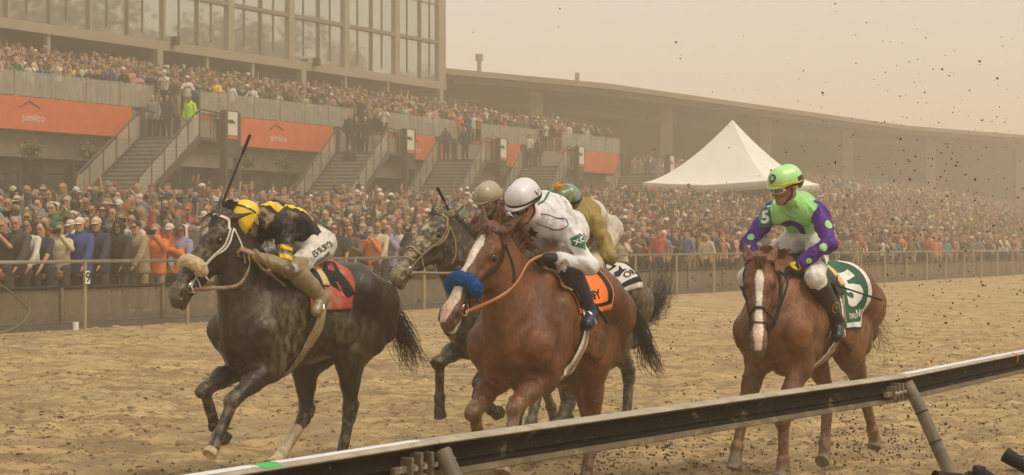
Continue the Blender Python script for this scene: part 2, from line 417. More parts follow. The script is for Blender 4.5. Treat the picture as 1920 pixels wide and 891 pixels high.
    for key, pts in spec['legs'].items():
        s = 1 if key[0] == 'L' else -1
        if key[1] == 'F':
            y = s * .155; E, K, Fk, C, T = chain(pts, (.41, .275, .105, .075), y); K = K + [0, -s * .01, 0]
            top = np.array([.34, s * .18, 1.16])
            B.add(lerp((.60, s * .15, 1.10), E, .25), E, .11, .092, .05)
            B.add(top, E, .11, .088, .05, ((LAT, .75),))
            dn = unit(K - E); fw = unit(np.cross(dn, (0, 1, 0)) * -1); fw = fw if fw[0] > 0 or abs(fw[0]) < .2 and fw[2] > 0 else -fw
            if (np.cross(dn, (0, 1, 0)))[0] < 0: fw = -np.cross(dn, (0, 1, 0))
            else: fw = np.cross(dn, (0, 1, 0))
            fw = unit(fw)
            if fw[2] < -.9: fw = -fw
            LA(E, lerp(E, K, .55), .088, .058, .035, ((LAT, .82),)); LA(E + fw * .02, lerp(E, K, .50) + fw * .022, .058, .036, .02)
            LA(E - fw * .03, lerp(E, K, .45) - fw * .025, .050, .033, .02)
            LA(lerp(E, K, .5), K - dn * .04, .056, .042, .03)
            LA(K - dn * .035, K + dn * .028, .046, .042, .015, ((LAT, 1.0),)); B.ball(K + fw * .006, .044, .015)
            B.ball(K - fw * .035, .026, .012)
            dc = unit(Fk - K); bk = unit(np.cross((0, 1, 0), dc))
            if bk @ fw > 0: bk = -bk
            LA(K + dc * .03, Fk - dc * .03, .031, .027, .02); LA(K + dc * .04 + bk * .020, Fk - dc * .02 + bk * .022, .018, .017, .008)
            B.ball(Fk, .040, .018, ((LAT, .9),)); B.ball(Fk + bk * .022, .026, .015)
            LA(Fk, C, .032, .036, .018); hoof_prims(B, C, T - C, s)
            H.legs[key] = (E, K, Fk, C, T)
        else:
            y = s * .145; St, Hk, Fk, C, T = chain(pts, (.44, .37, .115, .075), y); Hk = Hk + [0, -s * .02, 0]; Fk = Fk + [0, -s * .02, 0]; C = C + [0, -s * .02, 0]; T = T + [0, -s * .02, 0]
            hip = np.array([-.58, s * .13, 1.24])
            B.add(hip, St, .20, .135, .07, ((LAT, .72),)); B.add((-.74, s * .10, 1.10), lerp(St, Hk, .3), .115, .085, .06, ((LAT, .8),))
            B.ball(St + [.02, s * .01, 0], .095, .05, ((LAT, .8),))
            dn = unit(Hk - St); bk = unit(np.cross(dn, (0, 1, 0)))
            if bk[0] > 0: bk = -bk
            LA(St, lerp(St, Hk, .55), .118, .066, .045, ((LAT, .78),)); LA(St + bk * .06, lerp(St, Hk, .5) + bk * .03, .075, .045, .025)
            LA(lerp(St, Hk, .5), Hk - dn * .04, .062, .042, .03)
            LA(lerp(St, Hk, .45) + bk * .045, Hk + bk * .055 - dn * .035, .020, .017, .012)         # tendon to the point of the hock
            LA(Hk - dn * .03, Hk + unit(Fk - Hk) * .05, .050, .042, .02); LA(Hk + bk * .02, Hk + bk * .056 - dn * .04, .034, .025, .012)
            dc = unit(Fk - Hk); b2 = unit(np.cross((0, 1, 0), dc)); b2 = b2 if b2 @ bk > 0 else -b2
            LA(Hk + dc * .05, Fk - dc * .03, .035, .030, .02); LA(Hk + dc * .06 + b2 * .024, Fk - dc * .02 + b2 * .024, .019, .017, .008)
            B.ball(Fk, .042, .018); B.ball(Fk + b2 * .022, .026, .015); LA(Fk, C, .033, .037, .018); hoof_prims(B, C, T - C, s)
            H.legs[key] = (St, Hk, Fk, C, T)
    V, Q = B.build(.0085 if not spec.get('far') else .012)
    V = relax(V, Q, 2, .5)
    Vs = relax(V, Q, 60, .65); hx = V - H.poll; hd_ = np.linalg.norm(hx - np.clip(hx @ H.e1, -.05, .7)[:, None] * H.e1, axis=1)
    wgt = np.clip((hd_ - .20) / .15, 0, 1) * np.where(V[:, 2] > .8, 1.0, .35); dv = V - Vs; dl = np.linalg.norm(dv, axis=1)[:, None]; V = V + dv * wgt[:, None] * np.clip(2.0 - dl * 45, 0, 2.0)   # sharpen the muscle relief
    n_ = np.zeros((len(V), 3)); fn = np.cross(V[Q[:, 2]] - V[Q[:, 0]], V[Q[:, 3]] - V[Q[:, 1]])
    for i in range(4): np.add.at(n_, Q[:, i], fn)
    n_ /= np.linalg.norm(n_, axis=1)[:, None] + 1e-9; vv = V.astype(float) * [1, 1, .62] + np.array([.25, 0, 0]) * V[:, [2]]
    rd = 1 - np.abs(2 * fbm(vv, 5.5, 2, 40) - 1) * 2.0; r2 = 1 - np.abs(2 * fbm(vv, 13, 2, 50) - 1) * 2.0
    V = V + n_ * ((-.012 * np.clip(rd - .45, 0, 1) - .0035 * np.clip(r2 - .4, 0, 1)) * wgt)[:, None] * (V[:, [2]] > .3)
    V = V.astype(np.float32); H.V, H.Q = V, Q; H.bvh = bvh_of(V, Q)
    me_cols = coat_colours(H, V)
    me = np_mesh(nm, V, Q, spec['mat'], True, me_cols)
    o = bpy.data.objects.new(nm, me); link(o); o.location = spec['loc']; o.rotation_euler = (0, 0, math.radians(-90 - spec['phi'])); o.scale = (spec['S'],) * 3
    tag(o, spec['label'], 'horse', 'race horses galloping on the muddy track'); H.o = o
    # eyes
    for s in (-1, 1):
        m = MB(); m.sphere(hp(.265, -.061, s * .0745), .0262, 18, 12); m.obj('eye', M['eye'], o, True)
    return H
def coat_colours(H, V):
    sp = H.spec; V = V.astype(np.float64); c = np.tile(np.array(sp['coat'], float), (len(V), 1))
    n1 = fbm(V, 5, 4, sp['seed'])[:, None]; c *= .55 + .9 * n1
    def blend(mask, col): 
        nonlocal c; m = np.clip(mask, 0, 1)[:, None]; c = c * (1 - m) + np.array(col) * m
    nz = fbm(V, 14, 3, sp['seed'] + 5)
    # lower legs
    for key, J in H.legs.items():
        J = [np.array(j) for j in J]; d = np.full(len(V), 9.0); par = np.zeros(len(V))
        for i in range(4):
            a, b = J[i], J[i + 1]; ba = b - a; t = np.clip((V - a) @ ba / (ba @ ba), 0, 1); dd = np.linalg.norm(V - a - t[:, None] * ba, axis=1)
            m = dd < d; d[m] = dd[m]; par[m] = i + t[m]
        near = d < .085
        if 'legcol' in sp: blend(np.where(near, np.clip((par + .35 * (nz - .5) * 2 - sp.get('legfrom', .75)) / .35, 0, 1), 0), sp['legcol'])
        if key in sp.get('sock', {}): blend(np.where(near, (par > sp['sock'][key]) * 1.0, 0), (.55, .43, .27))
        blend(np.where(near & (par > 3.02), 1.0, 0), sp.get('hoof', (.10, .085, .07)))
        if key in sp.get('palehoof', ()): blend(np.where(near & (par > 3.02), 1.0, 0), (.42, .30, .17))
        blend(np.where(near & (par > .9), np.clip((fbm(V, 42, 4, 9) - .46) * 4, 0, 1) * .55, 0), (.27, .20, .12))
    r = V - H.poll; L = .71; g = sp.get('hs', 1.13); u = (r @ H.e1) / L; v = r @ H.e2 / g; w = r @ H.e3 / g
    onh = (u > -.15) & (u < 1.1) & (v > -.24) & (v < .12) & (abs(w) < .13)
    blend(np.where(onh & (u > .80), np.clip((u - .80) / .12, 0, 1) * .8, 0), sp.get('muzzle', (.05, .035, .03)))
    b = sp.get('blaze')
    if b:
        cen = np.interp(u, b['u'], b['c']); hw = np.interp(u, b['u'], b['w']) + .006 * (nz - .5)
        front = v > -.075 - .02 * (u > .6)
        m = onh & front & (abs(w - cen) < hw) & (u > b['u'][0]) & (u < b['u'][-1])
        blend(m * 1.0, b.get('col', (.72, .62, .50)))
        if 'pink' in b: blend(m * np.clip((u - .66) / .2, 0, 1) * b['pink'], (.62, .36, .28))
    for (uu, ww, rad) in sp.get('star', ()):
        d = np.hypot((u - uu) * L * .7, w - ww) + .010 * (nz - .5)
        blend((onh & (v > -.07) & (d < rad)) * .9, (.55, .45, .32))
    if sp.get('chinwhite'): blend(np.where(onh & (v < -.105) & (u > .86), 1.0, 0), (.55, .47, .38))
    blend(np.where(onh, np.exp(-((u - .90) ** 2 * .44 + (v + .047) ** 2 + (abs(w) - .058) ** 2) / .020 ** 2), 0), (.010, .007, .006))
    blend(np.where(onh, np.exp(-(((u - .268) * L) ** 2 * .8 + (v + .062) ** 2 * 1.6 + (abs(w) - .082) ** 2 * .5) / .022 ** 2) * .85, 0), (.018, .012, .009))
    blend(np.where((u > -.35) & (u < .02) & (v > -.2) & (abs(w) < .2) & (fbm(V, 40, 2, 4) > .55), .35, 0), (.03, .02, .015))
    # dried mud: where the track has been thrown up
    for (cx, cy, cz, rad, amt) in sp.get('mudspots', ()):
        d = np.linalg.norm((V - [cx, cy, cz]) * [1, .8, 1], axis=1) / rad + .5 * (fbm(V, 7, 3, 21) - .5)
        blend(np.clip(1.2 - d, 0, 1) ** 1.1 * np.clip((fbm(V * [1, 1, .45], 38, 4, 3) - .36) * 3.2, 0, 1) * amt, sp.get('mudcol', (.33, .25, .14)))
    if sp.get('facemud'):
        blend(np.where(onh, np.clip((fbm(V, 46, 4, 31) - .47 + .10 * u) * 5, 0, 1) * sp['facemud'] * np.clip(v * 14 + 1.7, 0, 1), 0), sp.get('mudcol', (.33, .25, .14)))
    if sp.get('allmud'): blend(np.clip((fbm(V, 34, 5, 44) - .42) * 4, 0, 1) * (.4 + fbm(V, 4, 2, 8)) * sp['allmud'], sp.get('mudcol', (.33, .25, .14)))
    return np.clip(c, 0, 1)
def strands(name, roots, guide, n, seg, r0, mt, parent, rnd, spread, curl=.02, flat=1.0):
    """hair: many thin tapering tubes"""
    R = random.Random(rnd); vs = []; fs = []
    for i in range(n):
        t = R.random(); p0 = roots(t, R); path = guide(t, R, p0)
        ph = R.uniform(0, 6.28); am = curl * R.uniform(.3, 1.6); fr = R.uniform(.8, 2.0); lt = R.uniform(.5, .95) if R.random() < .9 else R.uniform(.95, 1.08)
        pts = spline(path, seg); cl = R.randrange(max(3, n // 16)); RC = random.Random(cl * 7 + rnd); off = (np.array([RC.gauss(0, 1), RC.gauss(0, 1), RC.gauss(0, 1)]) * .85 + np.array([R.gauss(0, 1), R.gauss(0, 1), R.gauss(0, 1)]) * .28) * spread; b = len(vs)
        if R.random() < .85: ph = RC.uniform(0, 6.28) + R.gauss(0, .25); am = curl * RC.uniform(.4, 1.4); fr = RC.uniform(.8, 1.7)
        for k in range(seg):
            q = k / (seg - 1); j = q * lt * (seg - 1); j0 = min(int(j), seg - 2); p = pts[j0] + (pts[j0 + 1] - pts[j0]) * (j - j0)
            p = p + off * q ** 1.2 + np.array([math.sin(ph + q * 6.28 * fr), math.cos(ph * 1.3 + q * 5 * fr), math.sin(ph * 2.1 + q * 5.5 * fr)]) * am * q
            rr = r0 * (1 - q) ** .7 + .0005
            for a in range(3): vs.append(p + np.array([math.cos(a * 2.09), math.sin(a * 2.09) * flat, math.sin(a * 2.09 + .8)]) * rr)
        fs += [(b + k * 3 + a, b + k * 3 + (a + 1) % 3, b + k * 3 + 3 + (a + 1) % 3, b + k * 3 + 3 + a) for k in range(seg - 1) for a in range(3)]
    o = bpy.data.objects.new(name, np_mesh(name, vs, fs, mt)); return link(o, parent)
def mane_of(H, blow, ln, mt, n=420, fore=60, seedv=3):
    p0 = H.hp(.03, -.03); p1 = np.array([.44, 0, 1.575])
    def nearest_top(p):
        h = H.bvh.ray_cast(Vector((p[0], p[1], p[2] + .5)), Vector((0, 0, -1)), 1.0); return np.array(h[0]) if h[0] is not None else p
    tops = [nearest_top(lerp(p0, p1, q) + [0, .0, 0]) for q in np.linspace(0, 1, 14)]
    def roots(t, R): 
        t = .13 + .87 * t; j = t * 12.99; k = int(j); return lerp(tops[k], tops[k + 1], j - k) + [0, R.uniform(-.02, .02), -.008]
    def guide(t, R, p):
        b = np.array(blow) * ln * R.uniform(.6, 1.05) * min(1, .35 + t * 2.2) * (1 - .45 * abs(t - .45)); return [p, p + b * .35 + [0, 0, .05 * ln / .2], p + b * .75 + [0, R.gauss(0, .015), .035], p + b + [0, R.gauss(0, .03), -.02]]
    strands('mane', roots, guide, n, 9, .0042, mt, H.o, seedv, .014, .010)
    if fore:
        def roots2(t, R): return H.hp(.0 + .03 * R.random(), .0, R.uniform(-.03, .03)) + H.e2 * -.03
        def guide2(t, R, p):
            a = H.e2 * .05 + H.e1 * .02 + H.e3 * R.uniform(-.04, .05); return [p, p + a, p + a * 1.5 + H.e1 * .05, p + a * 1.3 + H.e1 * R.uniform(.05, .10)]
        strands('forelock', roots2, guide2, fore, 8, .0038, mt, H.o, seedv + 1, .012, .012)
def tail_of(H, path, mt, n=260, spread=.05, curl=.03, seedv=11, r0=.0032):
    dock = np.array([-.83, 0, 1.36])
    def roots(t, R): return dock + np.array([R.uniform(-.03, .05), R.uniform(-.025, .025), R.uniform(-.04, .03)])
    pth = [np.array(q, float) for q in path]
    def guide(t, R, p): return [p] + [q + np.array([R.gauss(0, 1), R.gauss(0, 1), R.gauss(0, 1)]) * spread * (.15 + .22 * i) for i, q in enumerate(pth)]
    strands('tail', roots, guide, n, 16, r0, mt, H.o, seedv, spread, curl)
def snap(H, p, off=.003, inward=None):
    """nearest point of the coat, pushed out a little"""
    loc, nr, i, d = H.bvh.find_nearest(Vector(p))
    nr = np.array(nr); loc = np.array(loc)
    return loc + nr * off, nr
def strap(name, H, pts, w, th, mt, parent, n=24, off=.003, snapit=True, bvh=None):
    """flat strap of width w lying on the surface along pts"""
    path = spline(pts, n); c = []; nn = []
    for p in path:
        if snapit:
            loc, nr, _, _ = (bvh or H.bvh).find_nearest(Vector(p)); c.append(np.array(loc) + np.array(nr) * off); nn.append(np.array(nr))
        else: c.append(np.array(p)); nn.append(None)
    for _ in range(2):
        c = [c[0]] + [(c[i - 1] + 2 * c[i] + c[i + 1]) / 4 for i in range(1, n - 1)] + [c[-1]]
    vs = []
    for i in range(n):
        t = unit(c[min(i + 1, n - 1)] - c[max(i - 1, 0)]); nr = nn[i] if nn[i] is not None else unit(np.cross(t, np.cross((0, 0, 1) if abs(t[2]) < .9 else (0, 1, 0), t)))
        if not snapit and w > th * 2: nr = unit(np.cross(t, (0, 0, 1)) if abs(t[2]) < .95 else (0, 1, 0))
        nr = unit(nr - t * (nr @ t)); b = np.cross(t, nr)
        for a, d in ((-.5, 0), (-.42, 1), (.42, 1), (.5, 0)): vs.append(c[i] + b * w * a + nr * th * d)
    fs = [(i * 4 + j, i * 4 + (j + 1) % 4, i * 4 + 4 + (j + 1) % 4, i * 4 + 4 + j) for i in range(n - 1) for j in range(4)] + [(0, 1, 2, 3), ((n - 1) * 4 + 3, (n - 1) * 4 + 2, (n - 1) * 4 + 1, (n - 1) * 4)]
    return link(bpy.data.objects.new(name, np_mesh(name, vs, fs, mt, False)), parent)
def ring(name, c, r, tr, axis, mt, parent):
    m = MB(); ax = Vector(axis).normalized(); a = ax.orthogonal().normalized(); b = ax.cross(a)
    pts = [Vector(c) + (a * math.cos(q) + b * math.sin(q)) * r for q in np.linspace(0, 2 * math.pi, 20)]
    m.tube(pts, tr, 6); return m.obj(name, mt, parent, True)
def bridle(H, colr, nose='plain', rein=None, breast=False):
    """headgear: crown, brow, cheek, nose straps, bit rings; returns the bridle object"""
    hp = H.hp; m = M[colr]
    br = strap('bridle', H, [hp(.33, -.07, -.12), hp(.10, -.06, -.13), hp(.045, -.02, -.08), hp(.05, .05, -.03), hp(.05, .05, .03), hp(.045, -.02, .08), hp(.10, -.06, .13), hp(.33, -.07, .12)][1:-1], .019, .005, m, H.o, 30)
    for s in (-1, 1):
        strap('cheek_strap', H, [hp(.06, -.10, s * .12), hp(.25, -.125, s * .13), hp(.48, -.11, s * .12), hp(.76, -.10, s * .10)], .015, .005, m, br, 20, .004)
        strap('cheek_strap', H, [hp(.08, -.07, s * .12), hp(.28, -.105, s * .13), hp(.50, -.08, s * .12), hp(.60, -.07, s * .10)], .011, .005, m, br, 18, .005)
        strap('throat_strap', H, [hp(.06, -.10, s * .12), hp(.12, -.19, s * .13), hp(.22, -.26, s * .10), hp(.27, -.30, s * .02)], .012, .005, m, br, 18, .004)
        cr = hp(.775, -.098, s * .062)
        cr = snap(H, cr, .010)[0]; ring('bit_ring', cr, .034, .0045, H.e3, M['steel'], br)
        strap('bit_hanger', H, [hp(.74, -.07, s * .09), hp(.80, -.13, s * .08)], .012, .007, m, br, 6, .006)
    lo = [hp(.60, -.05, -.11), hp(.585, .03, -.05), hp(.585, .05, 0), hp(.585, .03, .05), hp(.60, -.05, .11)]
    under = [hp(.60, -.05, .11), hp(.61, -.13, .10), hp(.61, -.22, .04), hp(.61, -.22, -.04), hp(.61, -.13, -.10), hp(.60, -.05, -.11)]
    strap('nose_strap', H, under, .014, .005, m, br, 24, .003)
    if nose == 'plain': strap('nose_strap', H, lo, .020, .006, m, br, 24, .003)
    else:
        path = spline([hp(.615, -.075, -.070), hp(.60, -.040, -.070), hp(.59, -.008, -.042), hp(.585, .003, 0), hp(.59, -.008, .042), hp(.60, -.040, .070), hp(.615, -.075, .070)], 34)
        B = Blob()
        for i in range(33): B.add(path[i], path[i + 1], .041 if 1 < i < 31 else .036, None, .012)
        V, Q = B.build(.005); V = V + ((fbm(V.astype(float), 60, 3, 5) - .5) * .012)[:, None] * (V - np.array([path[np.argmin(((path - v) ** 2).sum(1))] for v in V])) / .036
        nb = link(bpy.data.objects.new('shadow_roll', np_mesh('shadow_roll', V, Q, M[nose])), br)
    strap('nose_strap', H, [hp(.70, -.06, -.09), hp(.72, .03, -.04), hp(.73, .04, 0), hp(.72, .03, .04), hp(.70, -.06, .09)] if nose == 'plain' else [hp(.66, -.04, -.10), hp(.70, -.12, -.09), hp(.74, -.2, -.02), hp(.74, -.2, .02), hp(.70, -.12, .09), hp(.66, -.04, .10)], .010, .005, m, br, 20, .004)
    return br
def rein_of(H, br, mt, hand, s=1, w=.018, via=None):
    a = snap(H, H.hp(.785, -.11, s * .07), .012)[0]; h = np.array(hand, float)
    mid = via if via is not None else [lerp(a, h, .33) + [0, s * .09, -.06], lerp(a, h, .66) + [0, s * .09, -.05]]
    pts = [a] + [np.array(q) for q in mid] + [h]
    path = spline(pts, 30); c = []
    for i, p in enumerate(path):
        loc, nr, _, d = H.bvh.find_nearest(Vector(p)); loc = np.array(loc); nr = np.array(nr)
        if (p - loc) @ nr < .010: p = loc + nr * .010
        c.append(p)
    vs = []
    for i in range(30):
        t = unit(c[min(i + 1, 29)] - c[max(i - 1, 0)]); b = unit(np.array([0, 0, 1]) - t * t[2]); nr = np.cross(t, b)
        for x, y in ((-.5, -.5), (-.5, .5), (.5, .5), (.5, -.5)): vs.append(c[i] + b * w * x + nr * .004 * y)
    fs = [(i * 4 + j, i * 4 + (j + 1) % 4, i * 4 + 4 + (j + 1) % 4, i * 4 + 4 + j) for i in range(29) for j in range(4)] + [(0, 1, 2, 3), (119, 118, 117, 116)]
    return link(bpy.data.objects.new('rein', np_mesh('rein', vs, fs, mt, True)), br)
def side_pt(H, x, a, off, s0=1.21):
    """point on the trunk at station x, angle a (0 = top, + = left side), lifted by off"""
    a = math.radians(a); c = Vector((x, 0, s0)); d = Vector((0, math.sin(a), math.cos(a)))
    h = H.tb.ray_cast(c + d * .9, -d, .9)
    p = np.array(h[0]) if h[0] is not None else np.array(c + d * .3)
    n = np.array(h[1]) if h[0] is not None else np.array(d)
    return p + np.array(d) * off, n
def cloth(name, H, x0, x1, a0, a1, off, mt, parent, nx=22, na=44, th=.006, x0b=None, x1b=None, ripple=.004, bottom=None):
    """sheet draped over the back from angle a0 to a1"""
    G = []
    for j in range(na + 1):
        q = j / na; a = a0 + (a1 - a0) * q; e = abs(a) / max(abs(a0), abs(a1)); row = []
        xa = x0 + ((x0b if x0b is not None else x0) - x0) * e; xb = x1 + ((x1b if x1b is not None else x1) - x1) * e
        for i in range(nx + 1):
            x = xa + (xb - xa) * i / nx; p, n = side_pt(H, x, a, off + ripple * (1 + math.sin(x * 34 + a * .05) * math.sin(a * .12 + x * 9)) * e); row.append(p)
        G.append(row)
    G = np.array(G)
    for _ in range(3):
        G[1:-1, 1:-1] = (G[1:-1, 1:-1] * 2 + G[:-2, 1:-1] + G[2:, 1:-1] + G[1:-1, :-2] + G[1:-1, 2:]) / 6
    cen = np.array([0, 0, 1.21]); out = G - cen; out[..., 0] = 0; out /= np.linalg.norm(out, axis=-1)[..., None]
    V = np.concatenate([G.reshape(-1, 3), (G + out * th).reshape(-1, 3)]); W = nx + 1; K = (na + 1) * W; fs = []
    for j in range(na):
        for i in range(nx):
            a = j * W + i; fs.append((a, a + 1, a + W + 1, a + W)); fs.append((a + K, a + W + K, a + W + 1 + K, a + 1 + K))
    for j in range(na):
        a = j * W; fs.append((a, a + W, a + W + K, a + K)); a += nx; fs.append((a, a + K, a + W + K, a + W))
    for i in range(nx):
        a = i; fs.append((a, a + K, a + 1 + K, a + 1)); a += na * W; fs.append((a, a + 1, a + 1 + K, a + K))
    o = link(bpy.data.objects.new(name, np_mesh(name, V, fs, mt)), parent)
    return o, bvh_of(V, fs)
def onside(H, bv, u, v, off=.003):
    """trunk chart: u = station along the body, v = angle down the left side"""
    a = math.radians(v); c = Vector((u, 0, 1.21)); d = Vector((0, math.sin(a), math.cos(a)))
    h = bv.ray_cast(c + d * 1.0, -d, 1.0)
    if h[0] is None: return None
    return np.array(h[0]) + np.array(d) * off
def patch2d(name, polys, fn, mt, parent, step=.02):
    """flat shapes (bmesh in a 2D chart) carried onto a surface by fn(u, v)"""
    bm = bmesh.new()
    for poly in polys:
        vs = [bm.verts.new((x, y, 0)) for x, y in poly]
        try: bm.faces.new(vs)
        except ValueError: pass
    bmesh.ops.triangulate(bm, faces=bm.faces[:])
    return chart_mesh(name, bm, fn, mt, parent, step)
def chart_mesh(name, bm, fn, mt, parent, step):
    for _ in range(7):
        es = [e for e in bm.edges if e.calc_length() > step]
        if not es: break
        bmesh.ops.subdivide_edges(bm, edges=es, cuts=1); bmesh.ops.triangulate(bm, faces=[f for f in bm.faces if len(f.verts) > 3])
    bad = []
    for v in bm.verts:
        p = fn(v.co.x, v.co.y)
        if p is None: bad.append(v)
        else: v.co = Vector(tuple(map(float, p)))
    bmesh.ops.delete(bm, geom=bad, context='VERTS')
    me = bpy.data.meshes.new(name); bm.to_mesh(me); bm.free(); me.materials.append(mt)
    me.polygons.foreach_set('use_smooth', [True] * len(me.polygons))
    return link(bpy.data.objects.new(name, me), parent)
def text2d(txt, bold=0.0, res=3):
    cu = bpy.data.curves.new('t', 'FONT'); cu.body = txt; cu.size = 1; cu.align_x = 'CENTER'; cu.align_y = 'CENTER'; cu.resolution_u = res; cu.offset = bold
    ob = bpy.data.objects.new('t', cu); ROOT.objects.link(ob)
    dg = bpy.context.evaluated_depsgraph_get(); me = bpy.data.meshes.new_from_object(ob.evaluated_get(dg)); bm = bmesh.new(); bm.from_mesh(me)
    bpy.data.objects.remove(ob); bpy.data.curves.remove(cu); bpy.data.meshes.remove(me)
    bmesh.ops.triangulate(bm, faces=bm.faces[:]); return bm
def lettering(name, txt, fn2, mt, parent, step=.02, bold=.02):
    """fn2(x, y): text units (cap height about .7) -> surface point"""
    return chart_mesh(name, text2d(txt, bold), fn2, mt, parent, step)
def flat_text(name, txt, loc, size, mt, parent, rot, bold=.0):
    bm = text2d(txt, bold); bmesh.ops.transform(bm, matrix=Matrix.Translation(loc) @ rot.to_4x4() @ Matrix.Scale(size, 4), verts=bm.verts)
    g = bmesh.ops.extrude_face_region(bm, geom=bm.faces[:]); nv = rot @ Vector((0, 0, 1)) * .004
    bmesh.ops.translate(bm, vec=nv, verts=[v for v in g['geom'] if isinstance(v, bmesh.types.BMVert)])
    me = bpy.data.meshes.new(name); bm.to_mesh(me); bm.free(); me.materials.append(mt); return link(bpy.data.objects.new(name, me), parent)
# ------------------------------------------------------------------ jockeys
def hand_prims(B, wr, fd, pn, side, curl=1.0, k=.004, sc=1.0):
    """wr wrist, fd towards the knuckles, pn palm normal (the way the fingers curl), side: towards the thumb"""
    fd = unit(fd); pn = unit(np.array(pn, float) - fd * (np.array(pn, float) @ fd)); sd = unit(np.array(side, float) - fd * (np.array(side, float) @ fd) - pn * (np.array(side, float) @ pn))
    wr = np.array(wr, float)
    B.add(wr, wr + fd * .03, .026, .028, .012, ((pn, .75),))
    for i, (w, l) in enumerate(((.029, .95), (.010, 1.05), (-.010, 1.0), (-.028, .82))):
        w *= sc; a = wr + fd * .028 + sd * w * .8; b = wr + fd * .092 * sc + sd * w; B.add(a, b, .0150, .0115, .010, ())
        p = b; d = fd.copy(); ang = 0
        for j, L in enumerate((.042, .028, .022)):
            ang += math.radians((62, 72, 42)[j]) * curl; d = fd * math.cos(ang) + pn * math.sin(ang); q = p + d * L * l * sc
            B.add(p, q, .0102 - .0008 * j, .0096 - .0008 * j, k); p = q
    t0 = wr + fd * .025 + sd * .026; t1 = t0 + (fd * .55 + sd * .75 + pn * .35) * .036; t2 = t1 + unit(fd * .7 + pn * .75) * .030; t3 = t2 + unit(fd * .25 - sd * .45 + pn * .8) * .024
    B.add(t0, t1, .014, .0115, .010); B.add(t1, t2, .0112, .0102, .004); B.add(t2, t3, .0102, .009, .004)
def head_prims(B, Hc, f, u, l, eyes=True):
    h = lambda a, b, c=0.0: Hc + f * a + u * b + l * c
    B.add(h(-.03, .03), h(.02, .035), .088, .085, .02, ((l, .86),))
    B.add(h(.02, -.01), h(.045, -.075), .072, .046, .03, ((l, .86),))
    B.add(h(.055, -.085), h(.072, -.100), .026, .018, .02)                   # chin
    for s in (-1, 1):
        B.add(h(-.0, -.045, s * .052), h(.045, -.090, s * .026), .024, .018, .02)   # jaw line
        B.ball(h(.055, -.030, s * .036), .022, .02)                                # cheekbone
        B.ball(h(.088, .000, s * .031), .0125, .008, (), -1)
        B.ball(h(.074, .000, s * .031), .0125, .004)                               # eyeball under the lids
        B.add(h(.078, .018, s * .014), h(.066, .016, s * .048), .010, .008, .008)   # brow
        B.add(h(-.005, .015, s * .074), h(-.008, -.022, s * .071), .016, .010, .006, ((l, .5),)); B.ball(h(.002, -.002, s * .082), .007, .004, (), -1)
    B.add(h(.083, .010), h(.104, -.030), .0085, .0115, .008); B.ball(h(.098, -.035, .010), .0075, .005); B.ball(h(.098, -.035, -.010), .0075, .005)
    B.add(h(.083, -.058, .016), h(.083, -.058, -.016), .0075, .0075, .004); B.add(h(.080, -.070, .013), h(.080, -.070, -.013), .0085, .0085, .004)
    B.add(h(.093, -.0635, .018), h(.093, -.0635, -.018), .0028, .0028, .002, (), -1)
